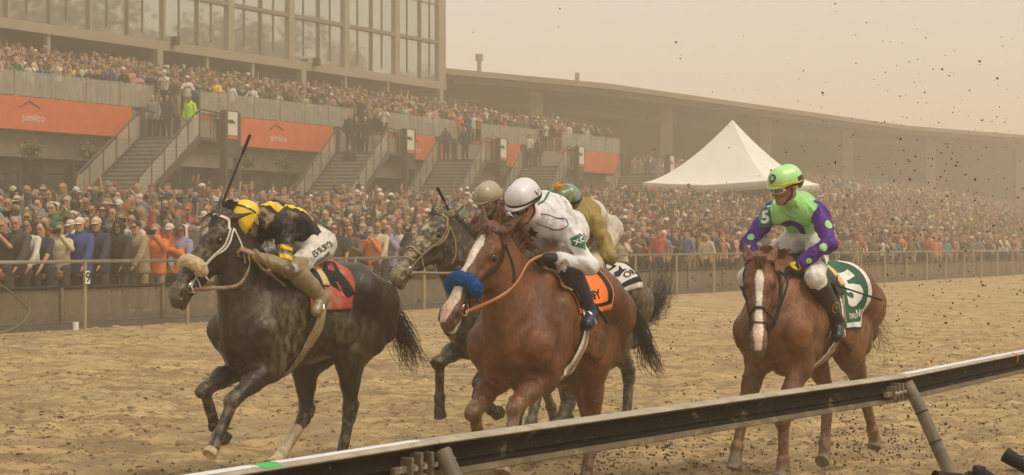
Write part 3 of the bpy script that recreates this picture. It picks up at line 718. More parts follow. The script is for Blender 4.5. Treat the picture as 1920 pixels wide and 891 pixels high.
def build_jockey(S):
    J = {k: np.array(v, float) for k, v in S['j'].items()}
    f = unit(S['face']); u = np.array(S['up'], float); u = unit(u - f * (u @ f)); l = np.cross(u, f)
    Hc = J['head']; h = lambda a, b, c=0.0: Hc + f * a + u * b + l * c
    fwd = unit(J['nb'] - J['pel']); lat = np.array([0, 1.0, 0]); up = np.cross(fwd, lat) ; 
    def torso(B, k=.03):
        mid = lerp(J['pel'], J['nb'], .42) + S.get('arch', .05) * np.array([0, 0, 1.0]); ch = lerp(J['pel'], J['nb'], .74) + S.get('arch', .05) * .7 * np.array([0, 0, 1.0])
        B.add(J['pel'], mid, .108, .105, k, ((lat, 1.15),)); B.add(mid, ch, .105, .118, k, ((lat, 1.2),))
        B.add(lerp(J['Ls'], J['Rs'], .12), lerp(J['Ls'], J['Rs'], .88), .072, .072, .05)
        B.add(ch, J['nb'], .10, .062, .04, ((lat, 1.15),))
    def arms(B, r=.88, full=True):
        for s in 'LR':
            B.ball(J[s + 's'], .062 * r, .03); B.add(J[s + 's'], J[s + 'e'], .056 * r, .043 * r, .03); B.ball(lerp(J[s + 's'], J[s + 'e'], .4), .052 * r, .03)
            w = lerp(J[s + 'e'], J[s + 'w'], .92 if full else 1)
            B.add(J[s + 'e'], w, .040 * r, .030 * r, .02); B.add(J[s + 'e'], lerp(J[s + 'e'], w, .4), .043 * r, .040 * r, .02)
    def legs(B, lo=1.0, seat=True):
        if seat: B.add(J['pel'] + [-.02, .07, 0], J['pel'] + [-.02, -.07, 0], .108, .108, .04)
        for s, q in (('L', 1), ('R', -1)):
            hip = J['pel'] + np.array([.0, q * .085, -.03]); B.add(hip, J[s + 'k'], .086, .056, .03)
            B.add(J[s + 'k'], lerp(J[s + 'k'], J[s + 'a'], lo), .058, lerp(.058, .038, lo), .02)
    B = Blob(); torso(B); arms(B); legs(B); head_prims(B, Hc, f, u, l)
    B.add(lerp(J['nb'], Hc, .1), h(-.02, -.05), .056, .053, .02)
    for s in 'LR':
        B.add(lerp(J[s + 'k'], J[s + 'a'], .1), lerp(J[s + 'k'], J[s + 'a'], .5), .054, .050, .02)
        B.add(J[s + 'a'], J[s + 't'], .036, .026, .02, ((lat, .95),)); B.ball(J[s + 'a'] + unit(J[s + 'a'] - J[s + 't']) * .03 - [0, 0, .01], .030, .02)
    hands = Blob()
    for s, q in (('L', 1), ('R', -1)):
        hd = S.get('h' + s, dict(fd=J[s + 'w'] - J[s + 'e'], pn=(0, -q * .5, -1), side=(0, -q, .6)))
        hd = dict(hd)
        if hd.get('fd') is None: hd['fd'] = J[s + 'w'] - J[s + 'e']
        hand_prims(B, J[s + 'w'], hd['fd'], hd['pn'], hd['side'], hd.get('curl', 1)); hand_prims(hands, J[s + 'w'], hd['fd'], hd['pn'], hd['side'], hd.get('curl', 1))
        hands.add(lerp(J[s + 'e'], J[s + 'w'], .93), J[s + 'w'], .031, .027, .01)
    V, Q = B.build(.006); V = relax(V, Q, 1, .4)
    C = np.tile(np.array(S.get('skin', (.36, .19, .11))), (len(V), 1)) * (.85 + .3 * fbm(V.astype(float), 30, 3, 4)[:, None])
    mth = np.linalg.norm(V - h(.088, -.064), axis=1) < .020; C[mth] = C[mth] * .5 + np.array((.25, .08, .06)) * .5
    o = link(bpy.data.objects.new('person', np_mesh('person', V, Q, M['skin'], True, C)))
    o.location = S['loc']; o.rotation_euler = (0, 0, math.radians(-90 - S['phi'])); tag(o, S['label'], 'person', 'jockeys riding in the race')
    def cloth_mesh(name, B, infl, col, mt, wr=.007, freq=(11, 30), par=o, hh=.0065, sm=1):
        V, Q = B.build(hh, infl); V = relax(V, Q, sm, .5)
        n = np.zeros((len(V), 3)); e1 = V[Q[:, 2]] - V[Q[:, 0]]; e2 = V[Q[:, 3]] - V[Q[:, 1]]; fn = np.cross(e1, e2)
        for i in range(4): np.add.at(n, Q[:, i], fn)
        n /= np.linalg.norm(n, axis=1)[:, None] + 1e-9
        vv = V.astype(float)
        w = 1 - abs(2 * fbm(vv * [1, 1, .6] + .05 * np.sin(vv * 15)[:, [1, 2, 0]], freq[0], 2, 8) - 1) * 3.6; w2 = fbm(vv, freq[1], 3, 12) - .5
        C = np.array(col(vv)) if callable(col) else np.tile(np.array(col, float), (len(V), 1))
        V = V + n * (np.clip(w, -1, 1) * wr + w2 * wr * .8)[:, None]
        if S.get('mud'):
            mk = np.clip((fbm(vv, 13, 5, 77) - S['mud'](vv)) * 8, 0, 1)[:, None]; C = C * (1 - mk) + np.array((.25, .19, .095)) * mk
        ob = link(bpy.data.objects.new(name, np_mesh(name, V, Q, mt, True, C)), par); return ob, bvh_of(V, Q)
    jb = Blob(); torso(jb); arms(jb)
    jb.add(J['nb'], lerp(J['nb'], h(-.02, -.05), .45), .070, .060, .02)
    jer, jbv = cloth_mesh('jersey', jb, .013, S['jersey'], M['silk'], .009)
    bb = Blob(); legs(bb, S.get('boot_top', .18) + .06); bb.add(J['pel'], lerp(J['pel'], J['nb'], .18), .125, .118, .04, ((lat, 1.12),))
    bre, bbv = cloth_mesh('breeches', bb, .011, S['breeches'], M['silk'], .007, (13, 34))
    for s in 'LR':
        b = Blob(); b.add(lerp(J[s + 'k'], J[s + 'a'], S.get('boot_top', .18)), lerp(J[s + 'k'], J[s + 'a'], .6), .067, .056, .02); b.add(lerp(J[s + 'k'], J[s + 'a'], .6), J[s + 'a'], .050, .040, .02)
        td = unit(J[s + 't'] - J[s + 'a']); b.add(J[s + 'a'], J[s + 't'], .043, .030, .02); hl = J[s + 'a'] - td * .035 + unit(J[s + 'a'] - J[s + 'k']) * .028; b.add(J[s + 'a'], hl, .036, .032, .015)
        b.add(hl, J[s + 't'] + unit(J[s + 'a'] - J[s + 'k']) * .018, .020, .016, .01)
        cloth_mesh('boot', b, .013, S['boot'], M['leather'], .002)
        if S.get('glove'): cloth_mesh('glove', _sub_hand(S, J, s), .0025, S['glove'], M['cloth'], .0008, hh=.0042)
    # helmet in the head frame
    hb = Blob(); hb.add(h(-.045, .048), h(.022, .058), .106, .096, .02, ((l, .95),)); hb.add(h(-.06, .02), h(-.05, .0), .095, .085, .02, ((l, .95),))
    hb.add(h(.17, -.125), h(-.01, -.160), .16, .155, .006, ((l, 3),), -1)
    Vh, Qh = hb.build(.0045); Vh = relax(Vh, Qh, 2, .4)
    r = Vh - Hc; a, b_, c_ = r @ f, r @ u, r @ l
    Ch = np.array([S['cap'](x, y, z) for x, y, z in zip(a, b_, c_)])
    if S.get('capmud'): mk = np.clip((fbm(Vh.astype(float), 26, 5, 7) - S['capmud']) * 7, 0, 1)[:, None]; Ch = Ch * (1 - mk) + np.array((.36, .28, .15)) * mk
    hel = link(bpy.data.objects.new('helmet', np_mesh('helmet', Vh, Qh, M['shell'], True, Ch)), o); hbv = bvh_of(Vh, Qh)
    # peak
    pk = Blob()
    q0 = [h(.075 + .022 * math.cos(t), .012 + .004 * math.cos(t), .078 * math.sin(t)) for t in np.linspace(-1.15, 1.15, 9)]
    q1 = [h(.085 + .062 * math.cos(t) * 1.0 - .03, -.012 + .012 * (1 - math.cos(t)), .083 * math.sin(t)) for t in np.linspace(-1.1, 1.1, 9)]
    vs = []; 
    q0 = [h(-.01 + .098 * math.cos(t), .042, .094 * math.sin(t)) for t in np.linspace(-1.35, 1.35, 17)]
    q1 = [h(-.01 + .098 * math.cos(t) + .052 * math.cos(t * .98) ** .8, .042 - .016 * math.cos(t * .98) ** .8, .097 * math.sin(t)) for t in np.linspace(-1.35, 1.35, 17)]
    for A, Bq in zip(q0, q1):
        for w in (0, .35, .7, 1): vs.append(lerp(A, Bq, w) + u * (.006 * math.sin(w * 3.1)))
    Kp = len(vs); vs += [v - u * .005 for v in vs]
    fs = [(i * 4 + j, i * 4 + j + 1, i * 4 + 5 + j, i * 4 + 4 + j) for i in range(16) for j in range(3)]; fs += [(a_ + Kp, d_ + Kp, c2 + Kp, b2 + Kp) for a_, b2, c2, d_ in fs[:]]
    fs += [(i * 4 + 3, i * 4 + 7, i * 4 + 7 + Kp, i * 4 + 3 + Kp) for i in range(16)] + [(i * 4, i * 4 + Kp, i * 4 + 4 + Kp, i * 4 + 4) for i in range(16)]
    link(bpy.data.objects.new('peak', np_mesh('peak', vs, fs, M['shell'], True, np.tile(np.array(S.get('peak', S['cap'](.09, .03, 0))), (len(vs), 1)))), hel)
    # band round the helmet and chin strap
    H2 = Horse(); H2.bvh = hbv
    ang = np.linspace(0, 2 * math.pi, 22)
    strap('helmet_band', H2, [h(-.02 + .15 * math.cos(t), .030 + .014 * math.cos(t), .14 * math.sin(t)) for t in ang], .013, .004, M[S.get('band', 'black_cloth')], hel, 44, .002)
    sk = Horse(); sk.bvh = bvh_of(V, Q)
    for s in (-1, 1): strap('chin_strap', sk, [h(-.0, .02, s * .12), h(.0, -.05, s * .1), h(.03, -.09, s * .07), h(.05, -.125, s * .01)], .010, .004, M['black_cloth'], hel, 14, .003)
    # goggles
    gb = Blob()
    for s in (-1, 1): gb.add(h(.082, .000, s * .020), h(.062, .003, s * .052), .030, .025, .012, ((u, .95),))
    gb.add(h(-.02, .0, .02), h(-.02, 0, -.02), .075, .075, .004, (), -1)
    for s in (-1, 1): gb.add(h(.118, 0.0, s * .022), h(.085, .003, s * .068), .0205, .018, .004, (), -1)
    Vg, Qg = gb.build(.004); gg = link(bpy.data.objects.new('goggles', np_mesh('goggles', Vg, Qg, M[S.get('goggle', 'black_cloth')])), o)
    lb = Blob()
    for s in (-1, 1): lb.add(h(.086, .000, s * .021), h(.066, .003, s * .050), .0245, .0195, .006)
    Vl, Ql = lb.build(.004); link(bpy.data.objects.new('lens', np_mesh('lens', Vl, Ql, M[S.get('lens', 'lens')])), gg)
    if S.get('strap', True): strap('goggle_strap', H2, [h(.06, .004, .10), h(-.02, .012, .13), h(-.13, .02, .07), h(-.15, .02, 0), h(-.13, .03, -.07), h(-.02, .022, -.13), h(.06, .004, -.10)], .016, .003, M[S.get('gstrap', 'black_cloth')], gg, 40, .004)
    return dict(o=o, jer=jer, jbv=jbv, bre=bre, bbv=bbv, hel=hel, hbv=hbv, h=h, J=J, f=f, u=u, l=l)
def _sub_hand(S, J, s):
    q = 1 if s == 'L' else -1; b = Blob(); hd = dict(S.get('h' + s, dict(fd=None, pn=(0, -q * .5, -1), side=(0, -q, .6))))
    if hd.get('fd') is None: hd['fd'] = J[s + 'w'] - J[s + 'e']
    hand_prims(b, J[s + 'w'], hd['fd'], hd['pn'], hd['side'], hd.get('curl', 1), .006); b.add(lerp(J[s + 'e'], J[s + 'w'], .86), J[s + 'w'], .033, .029, .01); return b
def project(bv, o, ux, uy, nz, off=.002, dist=.35):
    """chart: plane through o spanned by ux, uy; dropped on the surface against nz"""
    o = np.array(o, float); ux = np.array(ux, float); uy = np.array(uy, float); nz = unit(nz)
    def fn(x, y):
        p = o + ux * x + uy * y + nz * dist
        r = bv.ray_cast(Vector(p), Vector(-nz), dist * 2.2)
        if r[0] is None: return None
        return np.array(r[0]) + nz * off
    return fn
def whip(base, tip, loc, phi, label, r=.014):
    base = np.array(base, float); tip = np.array(tip, float); d = unit(tip - base); L = np.linalg.norm(tip - base)
    o = empty('riding_whip', loc, math.radians(-90 - phi), label, 'riding whip', 'riding whips held by jockeys')
    m = MB(); m.tube([base, base + d * .03, base + d * .16, base + d * .17], [r * 1.2, r * 1.35, r * 1.3, r * .8], 10); m.obj('handle', M['black_cloth'], o, True)
    m = MB(); m.tube([base + d * .165, base + d * L * .6, tip - d * .15], [r * .62, r * .5, r * .42], 8); m.obj('shaft', M['black_cloth'], o, True)
    m = MB(); m.tube([tip - d * .17, tip - d * .14, tip - d * .01, tip], [r * .5, r * .95, r * 1.05, r * .7], 8, flat=.6); m.obj('flap', M['black_cloth'], o, True)
    return o
# ------------------------------------------------------------------ setting: air, ground, track
def struct(o, label=None): o['kind'] = 'structure'; return o
def local_mesh(o): o.rotation_euler = (0, 0, RZ); return o
def track_z(p): return .26 * max(0.0, min(1.0, (p - 9) / 13.0))
def apron_z(s, p): return .38 + max(0, p - 23.2) * (.115 + .06 * max(0, min(1, (s - 60) / 60)))
M['track'] = None
def track_material():
    m, t, b = nodes('track_dirt'); co = coord(t)
    big = noise(t, .35, 4, .6, co); med = noise(t, 1.9, 8, .70, coord(t, 'Object', (.7, 1.6, 1)), .3); fine = noise(t, 9, 6, .7, co); grit = noise(t, 55, 4, .7, co)
    base = mix(t, ramp(t, big, [(.35, (0,) * 3), (.65, (1,) * 3)]), (.62, .43, .195), (.50, .34, .148))
    damp = ramp(t, med, [(.475, (0,) * 3), (.535, (.55,) * 3), (.66, (.9,) * 3)])
    c = mix(t, damp, base, (.15, .095, .042))  # damp patches, colour deepened to stand in for shadows of the clumps
    c = mix(t, ramp(t, fine, [(.50, (0,) * 3), (.60, (.6,) * 3)]), c, (.26, .165, .07))
    c = mix(t, ramp(t, grit, [(.3, (0,) * 3), (.42, (0,) * 3), (.72, (.35,) * 3)]), c, (.62, .46, .26))
    mpn = t.nodes.new('ShaderNodeMapping'); mpn.inputs['Rotation'].default_value = (0, 0, -RZ); mpn.inputs['Scale'].default_value = (.16, 3.4, 1); t.links.new(co, mpn.inputs[0])
    rut = noise(t, 1.0, 5, .6, mpn.outputs[0], .3)
    c = mix(t, ramp(t, rut, [(.50, (0,) * 3), (.62, (.55,) * 3)]), c, (.27, .175, .080))
    wet = ramp(t, noise(t, .55, 4, .6, co, .6), [(.52, (0,) * 3), (.60, (.5,) * 3)]); c = mix(t, wet, c, (.34, .235, .115))
    t.links.new(ramp(t, wet, [(0, (.88,) * 3), (1, (.5,) * 3)]), b.inputs['Roughness'])
    t.links.new(c, b.inputs['Base Color']); b.inputs['Specular IOR Level'].default_value = .3
    mx = t.nodes.new('ShaderNodeMath'); mx.operation = 'MULTIPLY_ADD'; t.links.new(fine, mx.inputs[0]); mx.inputs[1].default_value = .6; t.links.new(grit, mx.inputs[2])
    bump(t, b, mx.outputs[0], .9, .035); return m
M['track'] = track_material()
def build_ground():
    # one displaced sheet for the track; rows get wider with distance
    ys = [7.0]
    while ys[-1] < 420: ys.append(ys[-1] * 1.0062 + .003)
    ys = np.array(ys); ks = np.concatenate([np.linspace(-.6, -.32, 24), np.linspace(-.31, .31, 400), np.linspace(.32, 1.3, 60)]); Y, K = np.meshgrid(ys, ks, indexing='ij'); X = Y * K
    
    p = -X * U[1] + Y * U[0]
    z = .26 * np.clip((p - 9) / 13, 0, 1)
    pts = np.stack([X.ravel(), Y.ravel(), np.zeros(X.size)], 1)
    amp = 1.3 * np.clip(1.15 - Y / 90, .15, 1)
    d = (fbm(pts, .9, 3, 2) - .5) * .05 + (np.abs(fbm(pts, 2.6, 4, 6) - .5)) * -.15 + (fbm(pts, 7, 4, 9) - .5) * .075 + .03
    # hoof prints: pock marks
    z = z + d.reshape(X.shape) * amp; z = np.where(p > 23.0, np.minimum(z, .26), z) + .004
    n, m = X.shape; idx = np.arange(n * m).reshape(n, m)
    Q = np.stack([idx[:-1, :-1].ravel(), idx[:-1, 1:].ravel(), idx[1:, 1:].ravel(), idx[1:, :-1].ravel()], 1)
    keep = (p.ravel()[Q].min(1) < 23.3); Q = Q[keep]
    V = np.stack([X.ravel(), Y.ravel(), z.ravel()], 1)
    o = link(bpy.data.objects.new('track', np_mesh('track', V, Q, M['track']))); struct(o)
    # plain ground under and round everything, out to the haze
    m_ = MB(); m_.add([(-240, -70, -.12), (340, -70, -.12), (340, 560, -.12), (-240, 560, -.12)], [(0, 1, 2, 3)])
    struct(m_.obj('ground', mat('ground_dirt', (.36, .26, .15), .9, var=.3, vscale=.3, bmp=.3, bscale=3)))
    # sloping apron behind the outer rail
    m_ = MB(); ss = [0, 60, 75, 90, 105, 120, 400]; pp = [23.25, 60, 66]
    V = [P(s, q, apron_z(s, min(q, 60))) for s in ss for q in pp]; k = len(pp)
    m_.add(V, [(i * k + j, (i + 1) * k + j, (i + 1) * k + j + 1, i * k + j + 1) for i in range(len(ss) - 1) for j in range(k - 1)])
    V2 = [P(s, 23.25, z) for s in ss for z in (-.1, .38)]; m_.add(V2, [(2 * i, 2 * i + 1, 2 * i + 3, 2 * i + 2) for i in range(len(ss) - 1)])
    struct(m_.obj('apron', mat('asphalt', (.10, .085, .07), .9, var=.2, vscale=2, bmp=.3)))
build_ground()
def build_haze():
    m_ = MB(); m_.span(-230, 330, -65, 550, -1.2, 36)
    hm = bpy.data.materials.new('haze'); hm.use_nodes = True; t = hm.node_tree; t.nodes.clear()
    v = t.nodes.new('ShaderNodeVolumePrincipled'); v.inputs['Color'].default_value = (.97, .85, .64, 1); v.inputs['Density'].default_value = HAZE; v.inputs['Anisotropy'].default_value = .2
    o = t.nodes.new('ShaderNodeOutputMaterial'); t.links.new(v.outputs[0], o.inputs['Volume'])
    h = m_.obj('haze', hm); h['kind'] = 'stuff'; h['label'] = 'warm dusty haze hanging over the whole racecourse'; h['category'] = 'haze'
HAZE = .0038
build_haze()

# ------------------------------------------------------------------ rails
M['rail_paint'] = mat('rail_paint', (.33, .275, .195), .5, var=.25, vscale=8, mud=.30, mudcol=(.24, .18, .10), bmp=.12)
M['rail_dark'] = mat('rail_shadow_metal', (.014, .011, .008), .8, spec=.15, var=.3, vscale=6, mud=.04, bmp=.15)  # web colour taken near black: the shade below the cap is painted in
M['rail_white'] = mat('rail_new_tape', (.66, .66, .67), .45, var=.12, vscale=9, mud=.18, mudcol=(.35, .28, .18), bmp=.1)
M['white_metal'] = mat('white_metal', (.40, .35, .27), .6, var=.15, mud=.2, bmp=.1)
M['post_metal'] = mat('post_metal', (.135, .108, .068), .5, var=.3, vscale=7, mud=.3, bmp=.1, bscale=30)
M['black_metal'] = mat('black_metal', (.012, .011, .010), .5, spec=.25, var=.3, bmp=.1)
M['green_tape'] = mat('green_tape', (.02, .42, .06), .5, var=.1, bmp=0)
M['orange_tag'] = mat('orange_tag', (.7, .13, .02), .6, var=.1, bmp=0)
def sweep(mb, prof, a, b, m=0):
    """profile [(out, z)] swept between ground-plan points a and b; out = away from the track"""
    prof = [(x * .92, 1.124 - (1.124 - z) * .64) for x, z in prof]
    d = unit(np.array([b[0] - a[0], b[1] - a[1], 0])); o = np.array([d[1], -d[0], 0]); n = len(prof)
    V = [np.array([q[0], q[1], 0]) + o * x + np.array([0, 0, z]) for q in (a, b) for x, z in prof]
    mb.add(V, [(i, (i + 1) % n, n + (i + 1) % n, n + i) for i in range(n)] + [tuple(range(n - 1, -1, -1)), tuple(range(n, 2 * n))], m)
def near_rail():
    root = empty('inner_rail', P(5.53, 3.40), 0, 'weathered inner running rail crossing the foreground on leaning posts', 'rail')
    inv = Matrix.Translation(-Vector(root.location))
    pts = [(1.9, 3.62), (5.53, 3.40), (9.40, 2.94), (13.3, 2.90)] + [(17.2 + 3.9 * i, 2.9) for i in range(12)]
    top = [(.062 * math.cos(t) * 1.0 - .0, 1.085 + .038 * math.sin(t)) for t in np.linspace(-.5, math.pi + .5, 16)] + [(-.045, 1.050), (.045, 1.050)]
    top = [(.056 * math.cos(t), 1.106 + .018 * math.sin(t)) for t in np.linspace(-.6, math.pi + .6, 16)]
    web = [(.040, 1.095), (-.040, 1.095), (-.040, 1.078), (-.020, 1.070), (-.020, 1.003), (-.030, .998), (-.020, .993), (-.020, .975), (-.034, .970), (-.034, .955), (.034, .955), (.034, .970), (.018, .975), (.018, .993), (.028, .998), (.018, 1.003), (.018, 1.070), (.040, 1.078)]
    low = [(.036, .953), (-.036, .953), (-.052, .945), (-.052, .922), (-.046, .915), (.046, .915), (.052, .922), (.052, .945)]
    for i in range(len(pts) - 1):
        a = np.array(P(*pts[i])); b = np.array(P(*pts[i + 1])); d = unit(b - a); a2 = a + d * .004; b2 = b - d * .004
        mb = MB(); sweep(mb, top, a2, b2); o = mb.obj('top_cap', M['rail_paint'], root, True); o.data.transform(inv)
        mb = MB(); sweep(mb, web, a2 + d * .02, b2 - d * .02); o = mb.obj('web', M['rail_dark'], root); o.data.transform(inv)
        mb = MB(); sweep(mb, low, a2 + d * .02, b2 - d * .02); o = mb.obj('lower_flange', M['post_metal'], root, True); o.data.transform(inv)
    # pale tape along the top near the joints
    def tape(s0, s1, mt, w0=-.9, w1=1.5, nm='tape', lift=.0015):
        seg = 0 if s0 < 5.5 else (1 if s0 < 9.4 else 2); A, B = pts[seg], pts[seg + 1]
        f = lambda s: np.array(P(s, A[1] + (B[1] - A[1]) * (s - A[0]) / (B[0] - A[0])))
        a, b = f(s0), f(s1); d = unit(b - a); o = np.array([d[1], -d[0], 0]); mb = MB(); n = 9; V = []
        for q in (a, b):
            for t in np.linspace(math.pi / 2 + w0, math.pi / 2 + w1, n): V.append(q + o * (.0515 + lift) * math.cos(t) + np.array([0, 0, 1.1125 + (.0115 + lift) * math.sin(t)]))
        for q in (a, b):
            for t in np.linspace(math.pi / 2 + w0, math.pi / 2 + w1, n): V.append(q + o * .0515 * math.cos(t) + np.array([0, 0, 1.1125 + .0115 * math.sin(t)]))
        fs = [(i, i + 1, n + i + 1, n + i) for i in range(n - 1)] + [(0, n, 3 * n, 2 * n), (n - 1, 3 * n - 1, 4 * n - 1, 2 * n - 1)]
        mb.add(V, fs); x = mb.obj(nm, mt, root, True); x.data.transform(inv)
    tape(2.2, 4.60, M['rail_white'], -.6, 1.2); tape(4.70, 5.46, M['rail_white'], -.5, 1.1); tape(4.60, 4.69, M['green_tape'], -1.1, 1.6)
    tape(9.5, 13.1, M['rail_white'], -.6, 1.2)
    for (s, p) in pts[:-1]:
        base = np.array(P(s + .0, p)); out = -N
        mb = MB(); q0 = base + out * .055 + [0, 0, 1.085]; q1 = base + out * .12 + [0, 0, .97]; q2 = base + out * .62 + [0, 0, -.10]
        mb.tube([q0, lerp(q0, q1, .5) + out * .0, q1, lerp(q1, q2, .5), q2], .033, 20); o = mb.obj('post', M['post_metal'], root, True); o.data.transform(inv)
        for f_ in (.03, .17):
            mb = MB(); c = lerp(q1, q2, f_); dd = unit(q2 - q1); mb.tube([c - dd * .004, c + dd * .004], .0355, 20); o = mb.obj('post_band', M['black_metal'], root, True); o.data.transform(inv)
        dd = unit(np.array(P(s + 1, p)) - base)
        for sg, L in ((-1, .26), (1, .12)):
            for k, (off, hh) in enumerate(((.06, .085), (.13, .095), (.19, .07))):
                if off > L: continue
                mb = MB(); c = base + dd * sg * off + out * .034 + [0, 0, 1.045]; Rm = Matrix(((dd[0], out[0], 0), (dd[1], out[1], 0), (0, 0, 1)))
                mb.box(c, (.016, .05, hh), Rm); o = mb.obj('bracket', M['post_metal'], root, False, .003); o.data.transform(inv)
                mb = MB(); mb.tube([c + out * .022, c + out * .040], .010, 6); o = mb.obj('bolt', M['steel'], root); o.data.transform(inv)
            mb = MB(); mb.box(base + dd * sg * L * .55 + out * .030 + [0, 0, 1.040], (L, .022, .024), Rm); o = mb.obj('bracket_bar', M['post_metal'], root, False, .003); o.data.transform(inv)
    a = np.array(P(11.6, 2.915)); mb = MB(); mb.tube([a - N * .02 + [0, 0, 1.126], a - N * .052 + [0, 0, 1.118], a - N * .058 + [0, 0, 1.095], a - N * .054 + [0, 0, 1.07]], .004, 6); o = mb.obj('ribbon', M['orange_tag'], root); o.data.transform(inv)
near_rail()
def far_rail():
    p = 22.6; root = empty('outer_rail', P(28, p, .26), RZ, 'white tube rail on posts along the far side of the track', 'rail')
    s0, s1 = 16, 180
    mb = MB(); mb.tube([(0, 0, 1.235), (s1 - 28, 0, 1.235)], .032, 8); mb.tube([(s0 - 28, 0, 1.235), (0, 0, 1.235)], .032, 8); mb.obj('top_rail', M['white_metal'], root, True)
    s = 25.2 - 5.7; k = 0; first = None
    while s < s1:
        if first is None:
            mb = MB(); mb.tube([(0, 0, -.3), (0, 0, 1.235)], .034, 8); first = mb.obj('post', mat('rail_post', (.33, .25, .13), .6, var=.2, mud=.3), root, True); o = first
        else: o = first.copy(); ROOT.objects.link(o); o.parent = root
        o.location = (s - 28, .0, 0); s += 2.85
    # number board on one post
    sg = empty('number_sign', P(25.2, p - .06, 1.21), RZ, 'small white board with a black 9 on the fence post at left', 'sign')
    mb = MB(); mb.box((0, 0, 0), (.12, .014, .23)); mb.obj('board', M['white_print'], sg, False, .008)
    flat_text('numeral', '9', (0, -.010, 0), .25, M['black_print'], sg, Matrix(((1, 0, 0), (0, 0, -1), (0, 1, 0))), .012)
    cp = MB(); cp.tube([P(24.85, p - .1, .27), P(24.85, p - .1, .44)], [.045, .055], 14); o = cp.obj('paper_cup', M['white_print'], None, True); tag(o, 'white paper cup standing at the foot of the number 9 post', 'cup')
    # wire fence with netting just behind, dark top bar
    fr = empty('crowd_fence', P(28, p + .75, .3), RZ, 'netting fence with a black top bar holding back the crowd', 'fence')
    mb = MB(); mb.tube([(-12, 0, .72), (155, 0, .72)], .035, 8); mb.obj('top_bar', M['black_metal'], fr, True)
    nm = bpy.data.materials.new('netting'); nm.use_nodes = True; t = nm.node_tree; b = t.nodes['Principled BSDF']; b.inputs['Base Color'].default_value = (.24, .19, .125, 1); b.inputs['Roughness'].default_value = .9; b.inputs['Alpha'].default_value = 1
    co = coord(t, 'Object'); sx = t.nodes.new('ShaderNodeSeparateXYZ'); t.links.new(co, sx.inputs[0])
    tr = t.nodes.new('ShaderNodeBsdfTransparent'); ms = t.nodes.new('ShaderNodeMixShader'); ou = t.nodes['Material Output']; ms.inputs[0].default_value = .62
    t.links.new(tr.outputs[0], ms.inputs[1]); t.links.new(b.outputs[0], ms.inputs[2]); t.links.new(ms.outputs[0], ou.inputs[0])
    n_ = noise(t, 1.2, 4, .6, co); t.links.new(ramp(t, n_, [(.3, (.30,) * 3), (.7, (.52,) * 3)]), ms.inputs[0])
    mb = MB(); mb.span(-12, 155, .010, .016, -.28, .70); mb.obj('netting', nm, fr)
    mb = MB(); mb.span(-12, 155, .02, .06, -.28, -.10); mb.obj('kick_board', mat('kick_board', (.13, .10, .06), .85, var=.25, mud=.4), fr)
    f2 = None
    for i in range(58):
        if f2 is None: mb = MB(); mb.tube([(0, -.02, -.3), (0, -.02, .72)], .032, 8); f2 = mb.obj('post', M['post_metal'], fr, True); o = f2
        else: o = f2.copy(); ROOT.objects.link(o); o.parent = fr
        o.location = (-11 + i * 2.8, 0, 0)
    hose = MB(); hose.tube(spline([P(20.5, 22.3, 1.5), P(22.3, 22.25, 1.30), P(23.2, 22.2, .85), P(23.3, 22.15, .6), P(22.8, 22.1, .38), P(22.0, 22.1, .31), P(20.5, 22.0, .30)], 40), .018, 8)
    tag(hose.obj('hose', mat('green_hose', (.10, .11, .035), .6, var=.2), None, True), 'thin green hose looping down from the rail to the track at far left', 'hose')
far_rail()
# ------------------------------------------------------------------ remote cameras inside the rail
def still_camera(x, y, z, yaw, pitch, label):
    o = empty('still_camera', (x, y, z), 0, label, 'camera', 'cameras set up inside the rail'); o.scale = (.76,) * 3; o.rotation_euler = (0, -pitch, yaw)
    mb = MB(); mb.box((-.06, 0, 0), (.075, .145, .10)); mb.box((-.06, 0, .065), (.06, .07, .045)); mb.obj('camera_body', M['black_metal'], o, False, .012)
    ln = MB(); ln.tube([(-.03, 0, 0), (.02, 0, 0), (.02, 0, 0), (.10, 0, 0), (.10, 0, 0), (.16, 0, 0)], [.030, .030, .033, .034, .037, .037], 24); lo = ln.obj('lens', M['black_print'], o, True)
    hd = MB(); hd.tube([(.155, 0, 0), (.175, 0, 0), (.24, 0, 0)], [.040, .041, .045], 24, cap=False); hd.obj('lens_hood', M['black_print'], lo, True)
    rg = MB(); rg.tube([(.06, 0, 0), (.085, 0, 0)], .036, 24); rg.obj('zoom_ring', M['black_cloth'], lo, True)
    gl = MB(); gl.sphere((.156, 0, 0), (.008, .032, .032), 16, 8); gl.obj('front_glass', M['lens'], lo, True)
    st = MB(); st.tube([(-.05, 0, -.05), (-.05, 0, -.5)], .012, 8); s_ = st.obj('monopod', M['black_metal'], o, True)
    s_.rotation_euler = (0, pitch, 0)
still_camera(2.27, 8.0, .80, math.radians(150), math.radians(30), 'black camera with long hooded lens tilted upward at the bottom right corner')
still_camera(2.225, 8.3, .705, math.radians(150), math.radians(24), 'black camera with lens hood, lower left neighbour of the corner camera')
still_camera(2.06, 8.4, .74, math.radians(200), math.radians(5), 'black camera seen at the foot of the leaning rail post')
